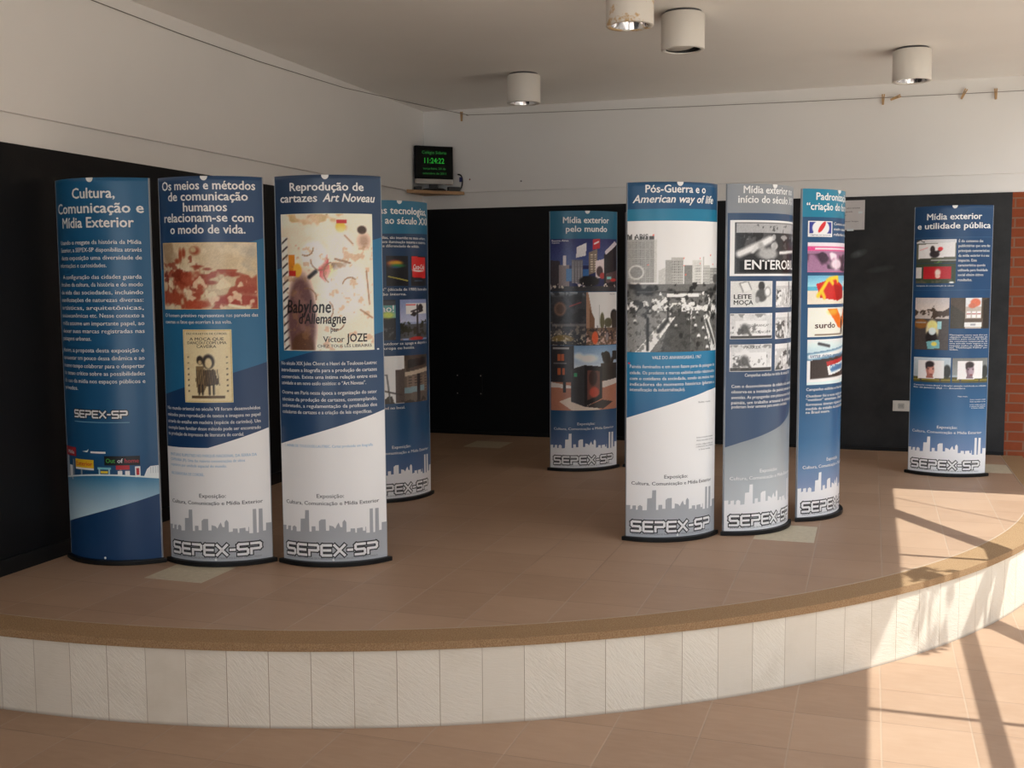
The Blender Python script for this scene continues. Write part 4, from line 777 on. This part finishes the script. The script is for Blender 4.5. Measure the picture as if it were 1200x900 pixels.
# --- 7 início do século
CURVE = [(0, .459), (.15, .484), (.367, .514), (.651, .555), (.85, .60), (1, .655)]
stand(-.552, 5.775, .917, 'grey-topped curved banner stand with small old black and white adverts', grad([(0, (206, 208, 212)), (.2, (176, 182, 190)), (.5, (138, 146, 158)), (.7, (44, 66, 106)), (1.8, (44, 66, 106))]), 'grad',
    [([(0, .4), (1, .4), (1, 1.66), (0, 1.66)], (46, 68, 108)), ([(0, 1.654), (1, 1.654), (1, 1.8), (0, 1.8)], (122, 126, 134)), ([(0, 0), (1, 0)] + CURVE[::-1], (172, 177, 184), (122, 130, 141), (.1, .5))],
    [('Mídia exterior no', .15, .85, 1.753, .036), ('início do século XX', .099, .90, 1.705, .036)],
    P_(['Campanhas exibidas no início do século XX', 'Com o desenvolvimento da cidade e do comércio', 'observa-se a instalação de painéis pintados em', 'avenidas. As propagandas com pinturas eram feitas em', 'painéis, um trabalho artesanal de artistas que', 'poderiam levar semanas para serem concluídos.'], [(.186, .851)] + [(.056, .95)] * 4 + [(.059, .80)], [.832, .775, .747, .718, .691, .670], .016),
    [('old black and white remedy advert with a hanging animal', (.026, .975, 1.337, 1.618), p_remedy, [('ENTEROBIL', .15, .96, .88, .046, (228, 228, 228), .03)]), ('grey milk advert with dark lettering', (.036, .488, 1.179, 1.311), p_tin, [('LEITE', .07, .46, .68, .022, (46, 46, 46), .03), ('MOÇA', .07, .50, .90, .022, (46, 46, 46), .03)]),
     ('small grey shop photo', (.542, .975, 1.175, 1.310), lambda w, h: p_crowd(w, h, 31), []), ('pale grey painted hoarding', (.035, .492, 1.017, 1.147), lambda w, h: p_greyad(w, h, 18), [('SEGURANÇA', .38, .88, .52, .012, (120, 120, 120)), ('E EFICIÊNCIA', .42, .88, .78, .011, (120, 120, 120))]), ('grey photo of a street figure', (.54, .975, 1.012, 1.148), lambda w, h: p_crowd(w, h, 32), []), ('grey landscape advert', (.035, .492, .850, .989), lambda w, h: p_greyad(w, h, 33), [('PARKER', .3, .7, .16, .014, (90, 90, 90))]), ('grey crowd photo', (.54, .975, .848, .986), lambda w, h: p_crowd(w, h, 34), [])])
# --- 8 Padronização
stand(-.2631, 6.246, 1.1604, 'turned-away curved banner stand headed “Padronização” with a column of small colour pictures', grad([(0, (206, 208, 214)), (.12, (150, 158, 186)), (.2, (110, 126, 170)), (.45, (38, 88, 144)), (.75, (32, 74, 124)), (1.8, (32, 70, 118))]), 'grad',
    [([(0, 1.651), (1, 1.651), (1, 1.8), (0, 1.8)], (26, 112, 158))],
    [('Padronização e', .15, .85, 1.742, .038), ('“criação do formato”', .042, .95, 1.689, .038)],
    P_(['Como a entidade do', 'meio exterior foi a', 'referência no país', 'Campanhas exibidas no final do século XX', 'Outdoor foi a nova mídia que veio do', '“outdoor” americano. Desde então os', 'formatos tiveram rápida aceitação na', 'medida do trabalho da indústria da imagem', 'no Brasil inteiro.'], [(.41, .93)] * 3 + [(.075, .90)] * 5 + [(.075, .40)], [1.618, 1.590, 1.561, .724, .688, .668, .642, .619, .599], .015),
    [('emblem with a red oval on blue', (.062, .381, 1.546, 1.630), p_roundlogo, [('CENTRAL DE OUTDOOR', .08, .92, .94, .007, (90, 92, 120))]), ('pink tinted photo', (.063, .78, 1.357, 1.516), p_pink, []), ('red suitcase on a beach', (.070, .78, 1.185, 1.339), p_beach, []), ('orange butterfly wings on cream', (.077, .78, 1.008, 1.166), p_butterfly, [('surdo', .12, .56, .70, .030, (74, 40, 34), .03)]), ('blue and red hoarding photo', (.079, .78, .748, .994), p_tennis, [('uma nova geração', .05, .85, .40, .022, (70, 100, 150), .02, .3), ('OUTDOOR', .44, .9, .70, .03, (70, 110, 170), .03, .2)])])
# --- 9 utilidade pública
stand(.5066, 7.8145, .009, 'blue curved banner stand headed “Mídia exterior e utilidade pública”, alone near the brick', grad([(0, (206, 208, 214)), (.10, (150, 158, 186)), (.17, (98, 118, 168)), (.45, (36, 84, 140)), (.7, (30, 70, 122)), (1.3, (26, 62, 112)), (1.8, (28, 60, 106))]), 'grad',
    [([(0, 1.590), (1, 1.590), (1, 1.5925), (0, 1.5925)], (60, 92, 136)), ([(0, 1.244), (1, 1.244), (1, 1.2465), (0, 1.2465)], (60, 92, 136))],
    [('Mídia exterior', .17, .833, 1.709, .040), ('e utilidade pública', .047, .96, 1.650, .038)],
    P_(['É do consenso das', 'publicitárias que uma das', 'principais características', 'da mídia exterior é o seu', 'impacto. Essa', 'característica quando', 'utilizada para finalidade', 'social obtém ótimos', 'resultados.'], [(.555, .859), (.555, .964), (.556, .954), (.556, .951), (.556, .781), (.556, .90), (.556, .936), (.556, .875), (.556, .727)], [1.567, 1.536, 1.504, 1.472, 1.441, 1.409, 1.377, 1.346, 1.313], .017)
    + P_(['Campanha de conscientização do câncer', 'Campanha contra álcool e direção: atenção redobrada no trânsito', 'Rio de Janeiro (RJ) — dezembro', 'Mensagens como essa têm por', 'objetivo chamar a atenção do', 'público para temas de saúde,', 'do consumo responsável, de', 'uma atitude mais segura e que', 'respeite todos os cidadãos em', 'sua “Mobilização Pública” por', 'todos.'], [(.051, .516), (.054, .972), (.054, .687)] + [(.482, .97)] * 7 + [(.483, .589)], [1.275, .611, .595, .950, .936, .923, .908, .894, .879, .866, .853], .0095)
    + P_(['Veja mais:', 'Acesse o conteúdo completo', 'desta exposição no site', 'ou leia o código ao lado com', 'a câmera do telefone', 'e boa visita.'], [(.597, .722), (.75, .97), (.75, .97), (.75, .97), (.75, .97), (.771, .953)], [.541, .52, .506, .486, .474, .463], .0075),
    [('white roadside hoarding with a dark figure and red ball', (.040, .530, 1.424, 1.580), p_hoard, []), ('red roadside hoarding over greenery', (.040, .530, 1.291, 1.421), p_redboard, []), ('street photo with a bright bottle shape', (.045, .468, .848, 1.195), p_bottleman, []), ('photo of white panels on a stair', (.483, .985, .992, 1.194), p_stairs, []), ('hoarding with a warm toned face', (.045, .506, .631, .797), p_face, []), ('hoarding with a cool toned face', (.525, .985, .632, .796), lambda w, h: p_face(w, h, True), [])])

# --- 10 the stand hidden behind the avenue photo, only its left edge shows
stand(-1.463, 7.675, .75, 'banner stand almost wholly hidden behind the avenue-photo stand, only its left edge showing', grad([(0, (206, 208, 214)), (.10, (120, 134, 166)), (.17, (84, 100, 146)), (.42, (36, 72, 118)), (1.0, (30, 66, 110)), (1.8, (30, 70, 118))]), 'grad', [],
    [], [], [('dim city street picture', (.03, .97, 1.20, 1.56), lambda w, h: p_billboards(w, h), []), ('street under a pale sky', (.03, .97, .75, 1.15), lambda w, h: p_street(w, h), [])])

# ------------------------------------------------------------------ ceiling lights
def lamp(x, y, label, closed=False, stain=False):
    r = empty('ceiling_light', (x, y, HC)); tag(r, label, 'ceiling light', 'white cylinder ceiling lights')
    R = .119
    MB().lathe([(0, 0), (R * .84, 0), (R * .84, -.016), (0, -.016)], 40).build('mounting_plate', M_STEEL, r)
    MB().lathe([(0, -.014), (R - .004, -.014), (R, -.018), (R, -.203), (R - .002, -.206), (R - .022, -.206), (R - .024, -.203), (R - .024, -.05), (0, -.05)], 48).build('lamp_housing', M_STAIN if stain else M_LAMP, r)
    if not closed:
        MB().lathe([(R - .024, -.200), (R - .030, -.17), (R - .05, -.11), (.02, -.06), (0, -.06)], 40).build('reflector', M_CHROME, r)
        MB().lathe([(0, -.15), (.028, -.145), (.034, -.12), (.028, -.075), (.016, -.06), (0, -.06)], 20).build('bulb', M_CLIP, r)
    else:
        MB().lathe([(R - .025, -.200), (R - .028, -.06), (0, -.058)], 40).build('inner_sleeve', M_PLASTIC, r)
        m = Matrix.Translation((-.012, 0, -.186)) @ Matrix.Rotation(-.10, 4, 'Y')
        MB().lathe([(0, .004), (R - .042, .004), (R - .040, 0), (R - .042, -.004), (0, -.004)], 36, m).build('cover_disc', M_WHITE, r)
    return r
lamp(-2.372, 7.46, 'white cylinder ceiling light furthest back, above the back-wall city photo stand')
lamp(-1.173, 5.439, 'white cylinder ceiling light nearest the front, brown stain near its rim', stain=True)
lamp(-1.016, 6.09, 'white cylinder ceiling light with a dull closed disc in its mouth', True)
lamp(.213, 7.52, 'white cylinder ceiling light on the right above the clothespins')

# ------------------------------------------------------------------ shelf, monitor and bits
zs = 2.095 + S
sf = MB().prism([(LX + UP, BY - UP), (LX + UP, 8.385), (-3.325, BY - UP)], -.028, 0, .003).build('corner_shelf', M_WOOD); sf.location = (0, 0, zs); tag(sf, 'small wooden triangular corner shelf holding the clock screen', 'shelf')
M_MON = plain('monitor_black', (.004, .004, .004), .6, spec=.15)
mo = empty('monitor', (-3.53, 8.60, zs), .70); tag(mo, 'small black monitor with green digital clock on the corner shelf', 'monitor')
MB().box(-.168, .168, 0, .03, .098, .372, .006).build('bezel', M_MON, mo)
MB().box(-.150, .150, -.0015, .002, .108, .356).build('screen', plain('dark_screen', (.003, .004, .003), .5, spec=.12), mo)
MB().box(-.165, .165, -.008, .028, .055, .098, .008).build('speaker_bar', M_SILVER, mo)['label'] = 'silver speaker bar under the screen'
MB().box(-.150, .160, .03, .095, .10, .31, .02).build('back_housing', M_MON, mo)
MB().lathe([(0, 0), (.10, 0), (.105, .006), (.09, .016), (.03, .022), (0, .022)], 28, Matrix.Translation((-.0, .02, .0))).box(-.035, .035, .015, .045, .015, .075, .006).build('stand_foot', M_PLASTIC, mo)
def flat_text(s, w, cap, z, mat, name, parent, y=-.0022):
    uv, fs = glyphs(s, .01); x0, x1 = uv[:, 0].min(), uv[:, 0].max(); k = w / (x1 - x0); h = cap / .682
    me = bpy.data.meshes.new(name); me.from_pydata([((x - (x0 + x1) / 2) * k, y, z + yy * h) for x, yy in uv], [], fs); me.materials.append(mat)
    o = bpy.data.objects.new(name, me); COL.objects.link(o); o.parent = parent; return o
scr = [c for c in mo.children if c.name.startswith('screen')][0]
flat_text('Colégio Sidarta', .215, .024, .306, M_GREEN2, 'screen_lettering', scr)
flat_text('11:24:22', .175, .044, .228, M_GREEN, 'clock_digits', scr)
flat_text('terça-feira, 20 de', .200, .017, .176, M_GREEN2, 'screen_lettering', scr)
flat_text('setembro de 2011', .205, .017, .136, M_GREEN2, 'screen_lettering', scr)
ab = MB().box(-.055, .055, -.02, .02, 0, .036, .006).build('power_adapter', M_PLASTIC); ab.location = (-3.400, 8.715, zs); ab.rotation_euler = (0, 0, .75); tag(ab, 'black power adapter on the shelf at the right of the monitor foot', 'adapter')
sx = MB().box(-.03, .03, -.02, .02, 0, .034, .005).build('switch_box', M_PLASTIC); sx.location = (-3.648, 8.520, zs); sx.rotation_euler = (0, 0, .7); tag(sx, 'small black box on the shelf under the left end of the monitor', 'box')
cb = []
for i in range(24):
    a = i / 23; cb.append((-3.382 + .05 * math.sin(PI * a) * (1 - .3 * a), 8.762 - .004 * a, zs + .145 + .02 * math.sin(2 * PI * a) - .135 * a))
MB().tube(cb, .006).build('monitor_cable', M_PLASTIC)
mc = bpy.data.objects['monitor_cable']; tag(mc, 'thin dark cable looping down behind the monitor', 'cable')
MB().box(-.012, .012, -.008, .008, -.02, .02, .003, Matrix.Translation((-3.352, 8.758, zs + .10))).build('cable_plug', plain('blue_plug', (.02, .03, .16), .4), mc)

# ------------------------------------------------------------------ small things on the back wall
YB = BY - .008
pn = empty('paper_notice', (-.212, YB, 1.814 + S)); tag(pn, 'white paper notice taped to the black wall behind the turned-away stand', 'notice')
sheet_o = MB().box(-.149, .149, -.0012, 0, -.112, .112).build('sheet', plain('notice_paper', (.56, .54, .54), .7), pn)
for z, w in ((.048, .20), (.022, .13), (-.004, .11), (-.05, .19), (-.076, .12)):
    pass
mt = plain('notice_ink', (.10, .10, .11), .8)
for s_, x_, w_, z_ in (('ATENÇÃO: NÃO APOIAR', .02, .19, .048), ('objetos na parede', -.01, .14, .022), ('desta sala.', -.03, .09, -.004), ('Favor manter limpo', .015, .18, -.052), ('Obrigado', -.035, .08, -.078)):
    o = flat_text(s_, w_, .010, z_, mt, 'notice_text', sheet_o, -.0016); o.location.x = x_
for x_, z_, w_ in ((.118, .02, .03), (.045, -.112, .05), (-.10, -.112, .03)):
    MB().box(x_ - w_ / 2, x_ + w_ / 2, -.0024, -.0010, z_ - .008, z_ + .008).build('tape', plain('clear_tape', (.62, .68, .70), .1), pn)
ol = empty('wall_outlet', (.236, YB, .353 + S)); tag(ol, 'white horizontal power outlet low on the black wall beside the lone stand', 'outlet')
MB().box(-.062, .062, -.008, 0, -.041, .041, .003).build('cover_plate', M_WHITE, ol)
MB().box(-.022, .022, -.011, -.008, -.02, .02, .002).build('socket_insert', M_SILVER, ol)
for x_ in (-.009, 0, .009): MB().lathe([(0, .0006), (.0025, .0006), (.0025, 0)], 10, Matrix.Translation((x_, -.0112, 0)) @ Matrix.Rotation(PI / 2, 4, 'X')).build('socket_hole', M_PLASTIC, ol)
cp = empty('junction_cover', (-3.305, YB, .437 + S)); tag(cp, 'square black cover plate screwed low on the black wall near the corner', 'cover plate')
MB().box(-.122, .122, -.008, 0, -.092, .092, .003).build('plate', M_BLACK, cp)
for x_ in (-.108, .108):
    for z_ in (-.078, .078): MB().lathe([(0, .002), (.005, .0015), (.006, 0)], 12, Matrix.Translation((x_, -.008, z_)) @ Matrix.Rotation(PI / 2, 4, 'X')).build('screw', M_SILVER, cp)

# wire with clothespins
YU = BY - UP
nail = MB().lathe([(0, .03), (.006, .03), (.006, .027), (.0025, .026), (.0025, 0)], 10, Matrix.Translation((-3.284, YU, 2.731 + S)) @ Matrix.Rotation(PI / 2, 4, 'X')).build('wall_nail', M_WIRE); tag(nail, 'dark nail holding the line on the back wall near the corner', 'nail')
for x_, z_, lab in ((-3.275, 2.195 + S, 'small reddish wall plug just right of the corner shelf'), (-2.815, 2.165 + S, 'small grey wall plug on the white wall right of the reddish one')):
    w = MB().lathe([(0, .003), (.006, .003), (.007, 0)], 12, Matrix.Translation((x_, YU, z_)) @ Matrix.Rotation(PI / 2, 4, 'X')).build('wall_plug', plain('plug_' + lab[6:10].strip(), (.22, .06, .05) if 'a small red' in 'a ' + lab else (.12, .12, .13), .5)); tag(w, lab, 'wall plug')
def ln(name, pts, label):
    o = MB().tube(pts, .0024, 6).build(name, M_WIRE); tag(o, label, 'line'); return o
zw = 2.731 + S; zr = 2.672 + S
def zb(x): t = (x + 3.284) / (1.15 + 3.284); return zw + (zr - zw) * t - .03 * 4 * t * (1 - t) * .35
ln('clothes_line', [(-3.283 + (1.15 + 3.283) * i / 24, YU - .024, zb(-3.283 + (1.15 + 3.283) * i / 24)) for i in range(25)], 'thin dark line strung along the top of the back wall')
L0 = [(LX + UP + .006, 2.0, 2.735 + S), (LX + UP + .006, 3.2, 2.722 + S), (LX + UP + .006, 4.56, 2.713 + S), (LX + UP + .006, 5.3, 2.703 + S), (LX + UP + .006, 6.1, 2.707 + S), (LX + UP + .010, 7.26, 2.736 + S), (-3.50, 8.0, 2.735 + S), (-3.290, YU - .020, zw + .004)]
ln('clothes_line', L0, 'thin dark line sagging along the top of the left wall')
def pin(x, z, tilt, label):
    r = empty('clothespin', (x, YU - .024, z)); r.rotation_euler = (0, tilt, 0); tag(r, label, 'clothespin', 'clothespins on the back line')
    for s in (-1, 1):
        a = s * .055
        m = Matrix.Rotation(a, 4, 'Y')
        MB().box(s * .0055 - .0045, s * .0055 + .0045, -.006, .006, -.052, .026, .0015, m).build('prong', M_PIN, r)
    MB().lathe([(.0045, -.007), (.006, -.007), (.006, .007), (.0045, .007)], 12, Matrix.Rotation(PI / 2, 4, 'X')).build('spring', M_STEEL, r)
pin(-3.335, zw + .004, 0, 'wooden clothespin near the nail, alone in the corner')
pin(.050, zb(.05), .03, 'wooden clothespin hanging straight, under the right-hand ceiling light')
pin(.150, zb(.15), 1.2, 'wooden clothespin lying almost flat along the line')
pin(.616, zb(.616) + .01, .45, 'tilted wooden clothespin standing up on the line')
pin(.826, zb(.826), -.02, 'wooden clothespin hanging straight, furthest towards the brick')

SC.cycles.use_denoising = True
SC.cycles.max_bounces = 14; SC.cycles.diffuse_bounces = 10; SC.cycles.caustics_reflective = False; SC.cycles.caustics_refractive = False
SC.cycles.sample_clamp_indirect = 8
